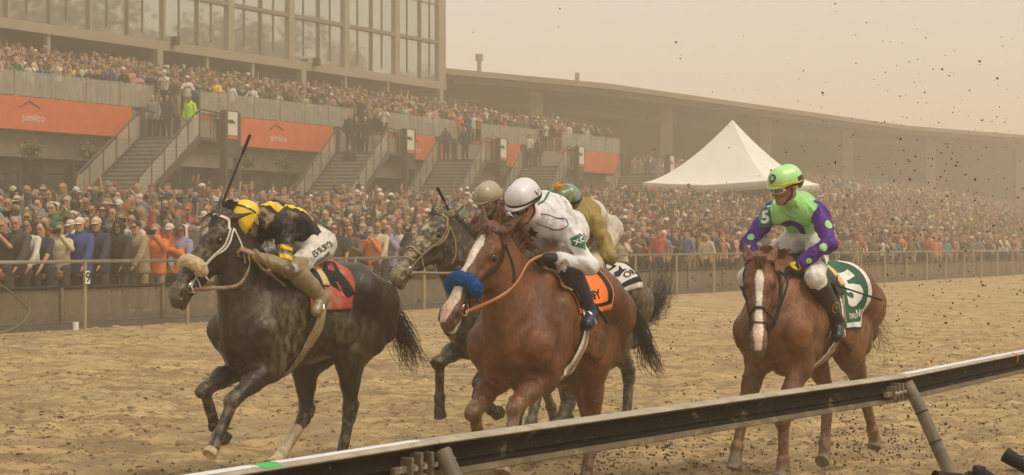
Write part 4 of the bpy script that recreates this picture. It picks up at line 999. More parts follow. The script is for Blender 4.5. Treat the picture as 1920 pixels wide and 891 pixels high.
# ------------------------------------------------------------------ clubhouse, deck, stairs
FACE = Matrix(((1, 0, 0), (0, 0, -1), (0, 1, 0)))          # lettering on faces that look at the track
M['orange_panel'] = mat('orange_panel', (.56, .105, .028), .6, var=.10, vscale=2, bmp=.05)
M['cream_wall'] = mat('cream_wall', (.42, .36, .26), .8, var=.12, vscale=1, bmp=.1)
M['dark_inside'] = mat('dark_inside', (.035, .026, .018), .7, var=.3, vscale=1)
M['facade_frame'] = mat('facade_frame', (.29, .24, .165), .6, var=.1, vscale=1)
M['mullion'] = mat('mullion', (.19, .155, .105), .55, var=.1)
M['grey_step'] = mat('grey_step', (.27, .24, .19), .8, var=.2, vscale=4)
M['riser'] = mat('riser', (.10, .085, .065), .8, var=.2)  # darker than the treads: shading of the steps put into the colour
M['brown_steel'] = mat('brown_steel', (.050, .036, .024), .6, var=.25, vscale=3)
M['sign_white'] = mat('sign_white', (.62, .56, .47), .6, var=.05)
M['far_wall'] = mat('far_wall', (.12, .085, .052), .85, var=.3, vscale=.3)
M['far_roof'] = mat('far_roof', (.24, .18, .12), .8, var=.15, vscale=.2)
def glassy(name, col, rough, transp, metal=0.0):
    m, t, b = nodes(name); b.inputs['Base Color'].default_value = (*col, 1); b.inputs['Roughness'].default_value = rough; b.inputs['Metallic'].default_value = metal; b.inputs['Specular IOR Level'].default_value = .9
    tr = t.nodes.new('ShaderNodeBsdfTransparent'); ms = t.nodes.new('ShaderNodeMixShader'); ms.inputs[0].default_value = 1 - transp
    t.links.new(tr.outputs[0], ms.inputs[1]); t.links.new(b.outputs[0], ms.inputs[2]); t.links.new(ms.outputs[0], t.nodes['Material Output'].inputs[0]); return m
M['rail_glass'] = glassy('rail_glass', (.46, .42, .34), .2, .62)
M['window_glass'] = glassy('window_glass', (.62, .63, .58), .03, .15, .85)
M['shop_glass'] = glassy('shop_glass', (.06, .05, .04), .1, .3)
def thing(name, s, p, z, label, cat, group=None): return empty(name, P(s, p, z), RZ, label, cat, group)
S0 = 45.0
def clubhouse():
    c = thing('clubhouse', S0, 51, 0, 'long two storey clubhouse with a glass upper wall above the packed deck', 'building')
    b = MB(); b.span(0, 61.5, 1.2, 14, 5.45, 6.15); b.obj('deck_slab', M['cream_wall'], c)
    b = MB(); b.span(0, 61.5, .9, 1.2, 5.2, 5.75); b.obj('soffit_beam', M['cream_wall'], c)
    # ground floor: dark glazed shopfront, columns
    b = MB(); b.span(0, 61.5, 6.0, 6.2, 2.5, 5.45); b.obj('back_wall', M['dark_inside'], c)
    for i in range(13):
        x = 1.5 + i * 4.7
        b = MB(); b.box((x, 2.2, 4.2), (.28, .28, 2.6)); b.obj('column', M['brown_steel'] if i % 3 else M['cream_wall'], c)
        b = MB(); b.box((x + 2.3, 4.2, 4.15), (4.3, .05, 2.4)); w = b.obj('shop_window', M['shop_glass'], c)
        for dx in (-2.1, -.7, .7, 2.1): f = MB(); f.box((x + 2.3 + dx, 4.15, 4.15), (.07, .06, 2.4)); f.obj('frame', M['mullion'], w)
        f = MB(); f.box((x + 2.3, 4.14, 4.75), (4.3, .06, .07)); f.obj('frame', M['mullion'], w)
    # tiers behind the deck railing
    b = MB()
    for k in range(9): b.span(0, 61.5, .25 + k * .92, .25 + (k + 1) * .92, 6.15, 7.25 + k * .20)
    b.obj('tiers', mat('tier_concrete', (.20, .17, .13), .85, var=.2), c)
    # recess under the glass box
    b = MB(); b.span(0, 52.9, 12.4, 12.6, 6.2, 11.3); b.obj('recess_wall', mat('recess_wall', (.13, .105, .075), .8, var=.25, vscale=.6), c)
    for i in range(11):
        b = MB(); b.box((2.4 + i * 4.9, 12.34, 9.9), (2.9, .05, 1.5)); b.obj('recess_window', M['shop_glass'], c)
    xs = [1.9, 9.1, 13.6, 18.4, 26.0, 29.8, 33.6, 38.0, 42.2, 46.6, 52.4]
    for i, x in enumerate(xs):
        b = MB(); w = .42 if i % 3 == 1 or i == 10 else .20; b.box((x, 8.1, 9.6), (w, w, 3.5)); b.obj('pillar', M['facade_frame'], c)
        if i % 3 == 1:
            b = MB(); b.box((x + .9, 7.7, 11.75), (.28, .35, .42)); b.tube([(x + .9, 7.9, 11.5), (x + .9, 8.3, 11.3)], .04, 6); b.obj('floodlight', M['brown_steel'], c)
    # glass box
    b = MB(); b.span(0, 53, 7.9, 13, 11.25, 11.70); b.obj('floor_edge', M['facade_frame'], c)
    b = MB(); b.span(.2, 52.8, 12.6, 12.9, 11.7, 25.4); b.obj('inner_wall', M['cream_wall'], c)
    b = MB(); b.span(0, 53, 8.0, 13, 25.4, 26.0); b.obj('roof', M['facade_frame'], c)
    bays = 10; bw = 5.28; lines = [11.72, 12.6, 15.4, 18.3, 21.2, 25.4]
    for i in range(bays):
        x0 = i * bw + .02; x1 = x0 + bw
        for a, q in ((x0 + .1, x0 + bw * .5), (x0 + bw * .5, x1 - .1)):
            b = MB(); b.span(a, q, 8.12, 8.14, 11.72, 25.4); w = b.obj('window', M['window_glass'], c)
            for z in (14.0, 16.4, 20.5): f = MB(); f.box(((a + q) / 2, 8.09, z), (q - a, .05, .07)); f.obj('frame', M['mullion'], w)
            f = MB(); f.box(((a * .55 + q * .45), 8.09, 18), (.06, .05, 12)); f.obj('frame', M['mullion'], w)
        b = MB(); b.box((x0 + bw * .5, 8.06, 18.5), (.09, .12, 13.7)); b.obj('mullion', M['mullion'], c)
        b = MB(); b.box((x0, 8.06, 18.5), (.48 if i > 5 else .14, .2, 13.7)); b.obj('mullion', M['facade_frame'], c)
    b = MB(); b.span(52.2, 53.0, 7.96, 8.16, 11.7, 25.4); b.obj('corner_panel', M['facade_frame'], c)
    b = MB(); b.span(0, 53, 7.98, 8.10, 14.0, 14.2); b.obj('transom', M['mullion'], c)
    b = MB(); b.span(52.98, 53.04, 8.1, 13, 11.7, 25.4); b.obj('side_window', M['window_glass'], c)
    # orange fascia panels, with logo
    segs = [(0, 14.6), (20.6, 29.4), (35.3, 39.6), (45.0, 48.6), (54.6, 61.0)]
    for k, (a, q) in enumerate(segs):
        b = MB(); b.span(a, q, -.05, .10, 6.18, 7.45); pn = b.obj('fascia_panel', M['orange_panel'], c)
        if k < 3:
            xc = a + (8.9 if k == 0 else (4.2 if k == 1 else 1.3))
            flat_text('logo_lettering', 'pimlico', (xc, -.056, 6.66), .42, M['sign_white'], pn, FACE)
            f = MB(); f.tube([(xc - .75, -.07, 7.02), (xc - .25, -.07, 7.30), (xc + .35, -.07, 7.06)], .022, 5); f.obj('logo_line', M['brown_steel'], pn)
    # orange bits seen between the stair landings
    for a in (19.0, 33.9, 43.6, 53.4):
        b = MB(); b.span(a, a + 1.5, .3, .42, 6.18, 7.45); b.obj('fascia_panel', M['orange_panel'], c)
    # glass guard along the deck
    for (a, q) in [(0, 16.0), (19.2, 30.9), (34.0, 40.8), (43.6, 50.0), (53.2, 61.0)]:
        r = thing('glass_guard', S0 + a, 51, 7.45, 'glass guard panels above the ' + {0: 'long orange panel at far left', 19.2: 'second orange panel with a logo', 34.0: 'short third orange panel', 43.6: 'fourth orange panel from the left', 53.2: 'last orange panel, farthest right'}[a], 'railing', 'glass guards along the deck')
        n = max(2, int(round((q - a) / 2.05))); w = (q - a) / n
        for i in range(n):
            b = MB(); b.span(i * w + .05, (i + 1) * w - .05, .02, .04, .04, .98); b.obj('glass_panel', M['rail_glass'], r)
        for i in range(n + 1):
            b = MB(); b.box((i * w, .03, .5), (.09, .09, 1.06)); b.obj('post', M['facade_frame'], r)
clubhouse()
def stair(s_top, k, label):
    """flight running down along the facade towards the left, with a landing tower that carries a sign"""
    r = thing('staircase', s_top, 49.7, 3.3, label, 'staircase', 'staircases from the deck to the apron')
    r.rotation_euler[2] += math.radians(17.5); W = 2.5; rise = 2.85; n = 16; run = 6.2; H = rise
    g = MB(); g.span(-3.5, .6, -W / 2, W / 2 + .2, H - .14, H); g.obj('landing', M['brown_steel'], r)
    steps = MB(); steps.m_ = 0
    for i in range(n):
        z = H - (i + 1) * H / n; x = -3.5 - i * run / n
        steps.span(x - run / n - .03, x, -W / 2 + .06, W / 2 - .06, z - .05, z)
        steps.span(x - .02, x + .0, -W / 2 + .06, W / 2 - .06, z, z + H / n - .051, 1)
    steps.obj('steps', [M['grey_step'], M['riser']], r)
    for q in (-W / 2, W / 2):
        st = MB(); a = Vector((-3.5, q, H - .1)); b = Vector((-3.5 - run, q, -.05)); d = (b - a); L = d.length; ang = math.atan2(-d.z, -d.x)
        st.box((a + b) / 2, (L, .07, .32), Matrix.Rotation(-ang, 3, 'Y')); st.obj('stringer', M['brown_steel'], r)
        hr = MB(); hr.tube([(.5, q, H + 1.1), (-3.5, q, H + 1.1), (-3.5 - run, q, 1.05)], .04, 8); hr.obj('handrail', M['brown_steel'], r)
        for i in range(6):
            t = i / 5; ps = MB(); x = -3.5 - run * t; ps.tube([(x, q, H * (1 - t) - .05), (x, q, H * (1 - t) + 1.1)], .032, 6); ps.obj('baluster', M['brown_steel'], r)
        sp = MB(); a2 = Vector((-3.55, q, H + .1)); b2 = Vector((-3.5 - run + .1, q, .1))
        V = [a2, b2, b2 + Vector((0, 0, .82)), a2 + Vector((0, 0, .85))]
        sp.add([v + Vector((0, dy, 0)) for dy in (0, .02) for v in V], [(0, 1, 2, 3), (7, 6, 5, 4), (0, 3, 7, 4), (1, 5, 6, 2), (2, 6, 7, 3), (0, 4, 5, 1)])
        sp.obj('side_panel', M['rail_glass'], r)
    for i in range(9):
        b = MB(); b.tube([(-2.2 + i * .32, -W / 2, H), (-2.2 + i * .32, -W / 2, H + 1.1)], .018, 5); b.obj('baluster', M['brown_steel'], r)
    for (x, y) in ((-.95, -W / 2 - .1), (.62, -W / 2 - .1), (.62, W / 2 + .1), (-3.5, W / 2)):
        b = MB(); b.box((x, y, H / 2 + .55), (.26, .26, H + 1.3)); b.obj('tower_post', M['brown_steel'], r)
    b = MB(); b.box((-.16, -W / 2 - .1, H - .35), (1.4, .22, .7)); b.obj('tower_beam', M['brown_steel'], r)
    sg = thing('deck_sign', s_top - .05, 49.7 - W / 2 - .30, 3.3 + H + .62, 'framed white sign with a galloping horse mark, ' + k, 'sign', 'horse signs on the stair towers')
    b = MB(); b.box((0, 0, 0), (1.15, .05, 1.25)); b.obj('frame', M['brown_steel'], sg)
    b = MB(); b.box((0, -.035, .08), (.86, .03, .98)); b.obj('board', M['sign_white'], sg)
    b = MB(); b.box((0, -.035, -.50), (.86, .03, .12)); b.obj('strip', M['orange_panel'], sg)
    hz = [(-.28, -.02), (-.20, .06), (-.24, .12), (-.12, .09), (-.02, .14), (.06, .10), (.16, .13), (.10, .06), (.24, .05), (.30, -.02), (.18, .0), (.24, -.10), (.12, -.04), (.02, -.03), (-.06, -.12), (-.05, -.03), (-.16, -.03)]
    m = MB(); V = [(x, -.056, z + .12) for x, z in hz] + [(x, -.050, z + .12) for x, z in hz]; nn = len(hz); m.add(V, [tuple(range(nn)), tuple(range(2 * nn - 1, nn - 1, -1))] + [(i, (i + 1) % nn, nn + (i + 1) % nn, nn + i) for i in range(nn)]); m.obj('horse_mark', M['brown_steel'], sg)
for st, a, b in ((62.6, 'nearest and leftmost staircase tower', 'grey staircase with dark steel rails, nearest and leftmost of the row'), (76.6, 'on the second tower from the left', 'second staircase from the left, beside the short orange panel'),
                 (85.8, 'on the third tower', 'third staircase from the left, above the tan helmeted jockey'), (94.9, 'on the fourth tower', 'fourth staircase from the left, small in the haze'), (107.5, 'on the farthest tower beside the tent', 'farthest staircase just left of the white tent')):
    stair(st, a, b)
# hanging flower baskets
M['leaf'] = mat('leaf', (.045, .060, .012), .6, var=.5, vscale=8, bmp=.2); M['blossom'] = mat('blossom', (.55, .36, .04), .7, var=.3)
def basket(s, z, R, label):
    o = thing('hanging_basket', s, 50.6, z, label, 'plant', 'flower baskets hanging under the deck')
    b = MB(); b.tube([(0, 0, .0), (0, 0, .62)], .012, 5); b.obj('hook', M['brown_steel'], o)
    b = MB(); b.tube([(0, 0, -.30), (0, 0, -.12), (0, 0, .0)], [.12, .26, .30], 14); b.obj('pot', M['brown_steel'], o, True)
    V = []; F_ = []; V2 = []; F2 = []
    for i in range(520):
        d = np.array([R.gauss(0, 1), R.gauss(0, 1), R.gauss(0, .75)]); d = d / np.linalg.norm(d) * R.random() ** .4; c = d * [.52, .46, .40] + [0, 0, .02 - .25 * (R.random() ** 2) * abs(d[0])]
        a = unit([R.gauss(0, 1) for _ in range(3)]); e = unit(np.cross(a, [R.gauss(0, 1) for _ in range(3)])); sz = R.uniform(.03, .07); k = len(V)
        tgt, ft = (V, F_) if R.random() < .9 else (V2, F2); k = len(tgt); tgt += [c - a * sz, c + e * sz * .5, c + a * sz, c - e * sz * .5]; ft.append((k, k + 1, k + 2, k + 3))
    link(bpy.data.objects.new('foliage', np_mesh('foliage', V, F_, M['leaf'], False)), o); link(bpy.data.objects.new('blossoms', np_mesh('blossoms', V2, F2, M['blossom'], False)), o)
R_ = random.Random(5)
for i, (s, z) in enumerate(((53.4, 5.35), (56.5, 5.4), (67.0, 5.4), (69.8, 5.45), (73.0, 5.45), (83.0, 5.4), (86.0, 5.4))):
    basket(s, z + .1, R_, ['leftmost bushy basket of flowers under the deck', 'basket with yellow flowers just left of the first staircase', 'basket hanging right behind the first staircase tower', 'basket behind the raised whip', 'basket between the whip and the second staircase', 'basket just past the second staircase', 'farthest basket, small in the haze'][i])
# far grandstand
def grandstand():
    pts = [(-6.5, 124.5), (7.1, 138.6), (39.8, 188), (56, 204), (110, 262), (190, 350)]
    o = empty('grandstand', (-4.4, 127.3, 0), 0, 'long old grandstand with a flat roof fading into the dust', 'building'); inv = Matrix.Translation((4.4, -127.3, 0))
    def wall(nm, off0, off1, z0, z1, mt, tilt=0.0):
        b = MB(); L = []
        for i, q in enumerate(pts):
            a = np.array(pts[max(0, i - 1)]); c = np.array(pts[min(len(pts) - 1, i + 1)]); d = (c - a) / np.linalg.norm(c - a); n = np.array([-d[1], d[0]])
            f = np.array(q) + n * off0; g = np.array(q) + n * off1; L += [(f[0], f[1], z0), (f[0], f[1], z1), (g[0], g[1], z1 + tilt), (g[0], g[1], z0 + tilt)]
        k = len(pts); b.add(L, [(4 * i + j, 4 * i + (j + 1) % 4, 4 * i + 4 + (j + 1) % 4, 4 * i + 4 + j) for i in range(k - 1) for j in range(4)] + [(0, 1, 2, 3), (4 * k - 1, 4 * k - 2, 4 * k - 3, 4 * k - 4)])
        x = b.obj(nm, mt, o); x.data.transform(inv); return x
    wall('roof', 0, 22, 13.35, 13.75, M['far_roof'], .6); wall('back_wall', 12, 12.5, 0, 12.8, M['far_wall']); 
    wall('soffit', .3, 21, 12.9, 13.33, M['far_wall'], .5)
    wall('upper_fascia', 10.2, 10.6, 8.4, 12.4, M['far_wall'])
    wall('seating', 1.5, 12, .5, 2.6, M['far_wall'], 4.8)
    for i in range(16):
        q = 13.5 + i * 18.0; acc = 0
        for a, c in zip(pts[:-1], pts[1:]):
            L = math.dist(a, c)
            if acc + L > q:
                t = (q - acc) / L; x, y = a[0] + (c[0] - a[0]) * t, a[1] + (c[1] - a[1]) * t; n = (-(c[1] - a[1]) / L, (c[0] - a[0]) / L)
                b = MB(); b.box((x + n[0] * 1.6, y + n[1] * 1.6, 6.6), (1.0, 1.0, 12.4)); z = b.obj('column', mat('stand_column', (.15, .115, .075), .8) if i == 0 else M['stand_column'], o); z.data.transform(inv)
                if i == 0: M['stand_column'] = z.data.materials[0]
                break
            acc += L
    ch = MB(); ch.tube([(-2.9, 165, 13), (-2.9, 165, 18.0)], .20, 12); ch.tube([(-2.9, 165, 18.0), (-2.9, 165, 18.6)], .34, 12); x = ch.obj('chimney', M['far_roof'], o, True); x.data.transform(inv)
    ch = MB(); ch.tube([(6.0, 172, 13), (6.0, 172, 17.4)], .12, 6); ch.box((6, 172, 17), (.4, .4, 1.2)); x = ch.obj('mast', M['far_roof'], o, True); x.data.transform(inv)
grandstand()
# marquee
def marquee():
    c = thing('marquee', 102.6, 42, 3.3, 'white peaked tent standing above the crowd at the right', 'tent')
    W = 3.95; b = MB(); n = 14; m = 24; V = []; F_ = []
    for i in range(n + 1):
        r = i / n; zz = 5.75 * (1 - r) ** 1.55 * .62 + 0
        for j in range(4 * m):
            sd, t = divmod(j, m); t = t / m * 2 - 1; q = [(t, -1), (1, t), (-t, 1), (-1, -t)][sd]
            z = 2.1 + 3.75 * ((1 - r) ** 1.5) - .22 * r * (1 - abs(t)) ** .8 * (r ** 3)
            V.append((q[0] * W * r, q[1] * W * r, z))
    M_ = 4 * m; F_ = [(i * M_ + j, i * M_ + (j + 1) % M_, (i + 1) * M_ + (j + 1) % M_, (i + 1) * M_ + j) for i in range(n) for j in range(M_)]
    k = len(V); base = n * M_
    for j in range(M_): x, y, z = V[base + j]; V.append((x, y, z - .45))
    F_ += [(base + j, base + (j + 1) % M_, k + (j + 1) % M_, k + j) for j in range(M_)]
    tm = mat('tent_canvas', (.80, .77, .70), .7, var=.04, vscale=1, bmp=.05); b.add(V, F_); cn = b.obj('canopy', tm, c, True)
    sm = cn.modifiers.new('thick', 'SOLIDIFY'); sm.thickness = .02
    for x in (-W, W):
        for y in (-W, W): p_ = MB(); p_.tube([(x * .98, y * .98, -1.2), (x * .98, y * .98, 2.0)], .05, 8); p_.obj('pole', M['white_metal'], c, True)
marquee()
# trees on the infield behind the photographer (seen as reflections in the glass)
M['crown'] = mat('crown', (.05, .058, .022), .7, var=.45, vscale=1.5); M['bark'] = mat('bark', (.07, .05, .035), .9)
def tree(s, p, h, R, label):
    o = thing('infield_tree', s, p, 0, label, 'tree', 'trees on the infield'); V = []; F_ = []
    b = MB(); b.tube([(0, 0, -.1), (.2, 0, h * .3), (0, .2, h * .75)], [.45, .3, .1], 8)
    for i in range(6): a = R.uniform(0, 6.28); b.tube([(.1, 0, h * .3 + i * .06 * h), (math.cos(a) * h * .2, math.sin(a) * h * .2, h * .5 + i * .06 * h)], [.15, .04], 6)
    b.obj('trunk', M['bark'], o, True)
    cl = [(np.array([R.gauss(0, .17 * h), R.gauss(0, .17 * h), h * R.uniform(.35, .9)]), R.uniform(.09, .17) * h) for _ in range(22)]
    for c, r in cl:
        for _ in range(150):
            d = np.array([R.gauss(0, 1) for _ in range(3)]); d /= np.linalg.norm(d); q = c + d * r * R.uniform(.6, 1.05) * [1, 1, .75]; a = unit([R.gauss(0, 1) for _ in range(3)]); e = unit(np.cross(a, d)); sz = R.uniform(.25, .5); k = len(V)
            V += [q - a * sz, q + e * sz * .6, q + a * sz, q - e * sz * .6]; F_.append((k, k + 1, k + 2, k + 3))
    link(bpy.data.objects.new('crown', np_mesh('crown', V, F_, M['crown'], False)), o)
R_ = random.Random(8)
for i in range(13): tree(96 + i * 11 + R_.uniform(-3, 3), -8 - R_.uniform(0, 5), 31.5 - i * .55 + R_.uniform(-2, 2), R_, 'leafy infield tree across the track, mirrored in the clubhouse glass')
# ------------------------------------------------------------------ the five horses
HS = {}
HS['H1'] = dict(loc=(.25, 12.4, 0), phi=24.5, S=1.04, mat=M['coat'], coat=(.130, .046, .0155), seed=1, legcol=(.085, .035, .02), legfrom=1.6, hoof=(.12, .09, .06),
    label='chestnut horse with wide white blaze and blue fleece noseband, nearest the rail', muzzle=(.10, .06, .05),
    head=dict(poll=(.84, -.03, 1.845), vec=(.42, -.10, -.52), lat=(.05, 1, -.02), ears=((-.88, .25, .30), (-.80, .02, .55))),
    blaze=dict(u=(.12, .2, .3, .5, .6, .75, .9, .99), c=(0, 0, -.004, -.008, -.004, -.002, -.004, -.008), w=(.012, .028, .026, .016, .026, .036, .036, .02), pink=.75), chinwhite=True,
    legs=dict(LF=((.47, .92), (.85, .76), (.98, .50), (1.06, .38), (1.12, .30)), RF=((.45, .92), (.80, .73), (.68, .47), (.58, .38), (.5, .36)),
              LH=((-.36, .98), (-.43, .56), (-.30, .22), (-.24, .12), (-.15, .06)), RH=((-.42, .96), (-.80, .74), (-1.0, .45), (-1.08, .35), (-1.15, .32))),
    mudspots=((.85, -.17, .76, .12, .6), (.95, .17, .72, .1, .5)))
HS['H2'] = dict(loc=(-1.58, 14.0, 0), phi=34.5, S=1.05, mat=M['coat_wet'], coat=(.024, .0145, .0085), seed=2, legcol=(.011, .009, .008), legfrom=.8, hoof=(.05, .045, .04), palehoof=('LF', 'RH'), sock={'RH': 1.35},
    label='dark brown horse with white bridle and woolly cream noseband, leading at the left', muzzle=(.10, .075, .05), mudcol=(.19, .14, .075),
    head=dict(poll=(.83, -.02, 1.93), vec=(.40, -.06, -.53), lat=(.10, 1, 0), ears=((-.90, .20, .20), (-.62, -.45, .50))), star=((.24, 0, .022),),
    legs=dict(RF=((.45, .87), (.83, .72), (.69, .40), (.60, .31), (.54, .26)), LF=((.50, .87), (.88, .66), (1.04, .42), (1.10, .33), (1.16, .27)),
              RH=((-.2, .92), (-.20, .52), (.04, .28), (.13, .22), (.20, .20)), LH=((-.36, .94), (-.40, .50), (-.30, .20), (-.28, .1), (-.20, .05))),
    mudspots=((.42, .22, 1.06, .24, 1.0), (.45, .2, .9, .2, .7), (.55, .1, 1.25, .35, .45), (.95, .17, .66, .14, .5), (.83, -.17, .7, .14, .5), (-.1, .25, 1.0, .35, .45), (-.6, .2, 1.1, .3, .25)), facemud=.55)
HS['H5'] = dict(loc=(2.2, 13.9, 0), phi=32, S=1.05, mat=M['coat'], coat=(.155, .056, .019), seed=3, legcol=(.16, .10, .065), legfrom=1.9, hoof=(.13, .12, .10),
    label='chestnut horse with narrow straight blaze and black bridle, rightmost of the five', muzzle=(.12, .085, .07),
    head=dict(poll=(.74, -.03, 1.635), vec=(.48, .20, -.84), lat=(-.42, .90, 0), ears=((-.9, -.05, .30), (-.9, -.05, .34))),
    blaze=dict(u=(.16, .24, .34, .5, .66, .8, .99), c=(0, 0, 0, 0, 0, 0, 0), w=(.012, .026, .022, .017, .024, .032, .018), pink=.65),
    legs=dict(RF=((.48, .92), (.74, .60), (.84, .34), (.88, .22), (.90, .15)), LF=((.52, .88), (.77, .50), (.80, .2), (.84, .1), (.92, .05)),
              LH=((-.42, .95), (-.78, .60), (-1.0, .26), (-1.06, .14), (-1.02, .07)), RH=((-.40, .95), (-.72, .56), (-.66, .18), (-.64, .07), (-.56, .03))),
    mudspots=((-.6, .2, 1.0, .35, .35), (-1.0, .15, .3, .3, .9), (-.7, -.15, .3, .3, .8), (.5, 0, .95, .35, .2)))
HS['HA'] = dict(loc=(0, 15.8, 0), phi=29, S=1.05, mat=M['coat'], coat=(.038, .027, .019), seed=4, legcol=(.022, .020, .018), legfrom=1.2, hoof=(.09, .085, .075), mudcol=(.30, .235, .14),
    label='mud caked dark horse with small star, head raised behind the blue noseband', muzzle=(.24, .185, .11), facemud=1.0, allmud=.30, star=((.26, 0, .028),),
    head=dict(poll=(1.00, -.09, 1.965), vec=(.50, -.10, -.46), lat=(.16, 1, 0), ears=((-.80, .40, .15), (-.75, .05, .60))),
    legs=dict(RF=((.5, .94), (.90, .80), (.88, .50), (.88, .40), (.86, .32)), LF=((.45, .92), (.78, .66), (.62, .42), (.53, .38), (.45, .4)),
              LH=((-.36, .96), (-.62, .60), (-.75, .26), (-.8, .16), (-.78, .08)), RH=((-.4, .96), (-.70, .62), (-.9, .35), (-.96, .25), (-1.0, .2))),
    mudspots=((.5, -.1, 1.1, .35, .5),))
HS['HB'] = dict(loc=(.5, 14.7, 0), phi=29, S=1.04, mat=M['coat'], coat=(.055, .038, .026), seed=5, legcol=(.05, .045, .04), legfrom=1.0, hoof=(.12, .11, .09), mudcol=(.30, .235, .14), allmud=.5,
    label='muddy greyish horse mostly hidden, only its rump and streaming black tail showing',
    head=dict(poll=(.98, 0, 1.52), vec=(.46, 0, -.50), lat=(0, 1, 0), ears=((-.8, -.3, .4), (-.8, -.3, .4))),
    legs=dict(LF=((.5, .92), (.85, .72), (1.0, .45), (1.08, .35), (1.14, .27)), RF=((.45, .92), (.62, .56), (.66, .28), (.70, .18), (.78, .14)),
              LH=((-.34, 1.0), (-.64, .76), (-.60, .46), (-.58, .38), (-.53, .33)), RH=((-.16, .92), (-.12, .52), (.12, .38), (.21, .36), (.29, .36))),
    mudspots=())
HB = {}
for k in ('H1', 'H2', 'H5', 'HA', 'HB'):
    HB[k] = build_horse('horse', HS[k]); HB[k].tb = HB[k].bvh
mane_of(HB['H1'], (-.85, .40, .02), .20, M['hair_chestnut'], 340, 34, 3)
mane_of(HB['H2'], (-.9, .15, .10), .20, M['hair_black'], 300, 24, 5)
mane_of(HB['H5'], (-.6, .3, .1), .13, M['hair_chestnut'], 240, 70, 7)
mane_of(HB['HA'], (-.7, .2, .05), .06, M['hair_black'], 260, 24, 9)
tail_of(HB['H1'], [(-1.0, .10, 1.33), (-1.08, .20, 1.14), (-1.12, .25, .94), (-1.17, .29, .80)], M['hair_black'], 220, .035, .03, 13)
tail_of(HB['H2'], [(-.98, .0, 1.26), (-1.10, .02, 1.04), (-1.20, .03, .86), (-1.28, .04, .78)], M['hair_black'], 230, .075, .06, 17)
tail_of(HB['H5'], [(-.95, .02, 1.30), (-1.06, .04, 1.12), (-1.14, .05, .95), (-1.18, .05, .8)], M['hair_chestnut'], 70, .07, .05, 19, .0022)
tail_of(HB['HA'], [(-1.0, 0, 1.3), (-1.2, 0, 1.1), (-1.4, 0, 1.0), (-1.5, 0, .9)], M['hair_black'], 120, .05, .04, 21)
tail_of(HB['HB'], [(-1.05, .0, 1.22), (-1.30, .02, 1.16), (-1.50, .02, 1.30), (-1.58, .02, 1.52)], M['hair_black'], 420, .06, .055, 23)

# ------------------------------------------------------------------ tack
b1 = bridle(HB['H1'], 'brown_leather', 'blue_fleece'); b2 = bridle(HB['H2'], 'white_strap', 'wool_fleece')
b5 = bridle(HB['H5'], 'black_leather'); bA = bridle(HB['HA'], 'muddy_strap')
tag(HB['H1'].o); 
def saddle_set(H, jk, mc, x0, x1, a, x0b, x1b, sx=.10, pad='cream_pad', gx=(.10, .16), girth='white_strap', half=(0, 1)):
    ang = a; cl, cb = cloth('saddle_cloth', H, x0, x1, -ang, ang, .006, M[mc], H.o, x0b=x0b, x1b=x1b)
    pd, pb = cloth('saddle_pad', H, sx - .16, sx + .16, -48, 48, .018, M[pad], H.o, 14, 30, .012)
    m = Blob(); z = 1.545
    m.add((sx + .15, 0, z + .075), (sx - .08, 0, z + .035), .035, .05, .03, ((LAT, 2.2),)); m.add((sx - .08, 0, z + .035), (sx - .19, 0, z + .06), .045, .038, .03, ((LAT, 2.4),))
    V, Q = m.build(.008); sd = link(bpy.data.objects.new('saddle', np_mesh('saddle', V, Q, M['black_leather'])), H.o)
    fl, _ = cloth('saddle_flap', H, sx - .10, sx + .12, -62, 62, .034, M['black_leather'], sd, 10, 30, .006, x0b=sx - .06, x1b=sx + .15)
    for off, nm, w in ((.040, girth, .085), (.046, 'muddy_strap', .03)):
        pts = [side_pt(H, gx[0] + (gx[1] - gx[0]) * q, aa, off)[0] for q, aa in zip(np.linspace(0, 1, 12), np.linspace(58, 178, 12))]
        strap('girth', Horse_with(H.bvh), pts, w, .006, M[nm], H.o, 26, .012 if w > .05 else .019)
        pts = [side_pt(H, gx[0] + (gx[1] - gx[0]) * q, -aa, off)[0] for q, aa in zip(np.linspace(0, 1, 12), np.linspace(58, 178, 12))]
        strap('girth', Horse_with(H.bvh), pts, w, .006, M[nm], H.o, 26, .012 if w > .05 else .019)
    return cl, cb
def Horse_with(b): h = Horse(); h.bvh = b; return h
def chart(H, cb, off=.004): return lambda x, y: onside(H, cb, x, y, off)
c1, cb1 = saddle_set(HB['H1'], None, 'orange_cloth', -.36, .26, 72, -.30, .20, .10, 'cream_pad', (.04, .20))
c2, cb2 = saddle_set(HB['H2'], None, 'red_cloth', -.32, .26, 82, -.24, .24, .12, 'cream_pad', (.08, .26), 'muddy_strap')
c5, cb5 = saddle_set(HB['H5'], None, 'green_cloth', -.38, .20, 108, -.34, .16, .06, 'cream_pad', (-.02, .18))
cA, cbA = saddle_set(HB['HA'], None, 'white_cloth', -.4, .2, 75, -.36, .2, .05)
cB, cbB = saddle_set(HB['HB'], None, 'white_cloth', -.50, .16, 62, -.46, .16, .0, 'pink_pad')
f1 = chart(HB['H1'], cb1)
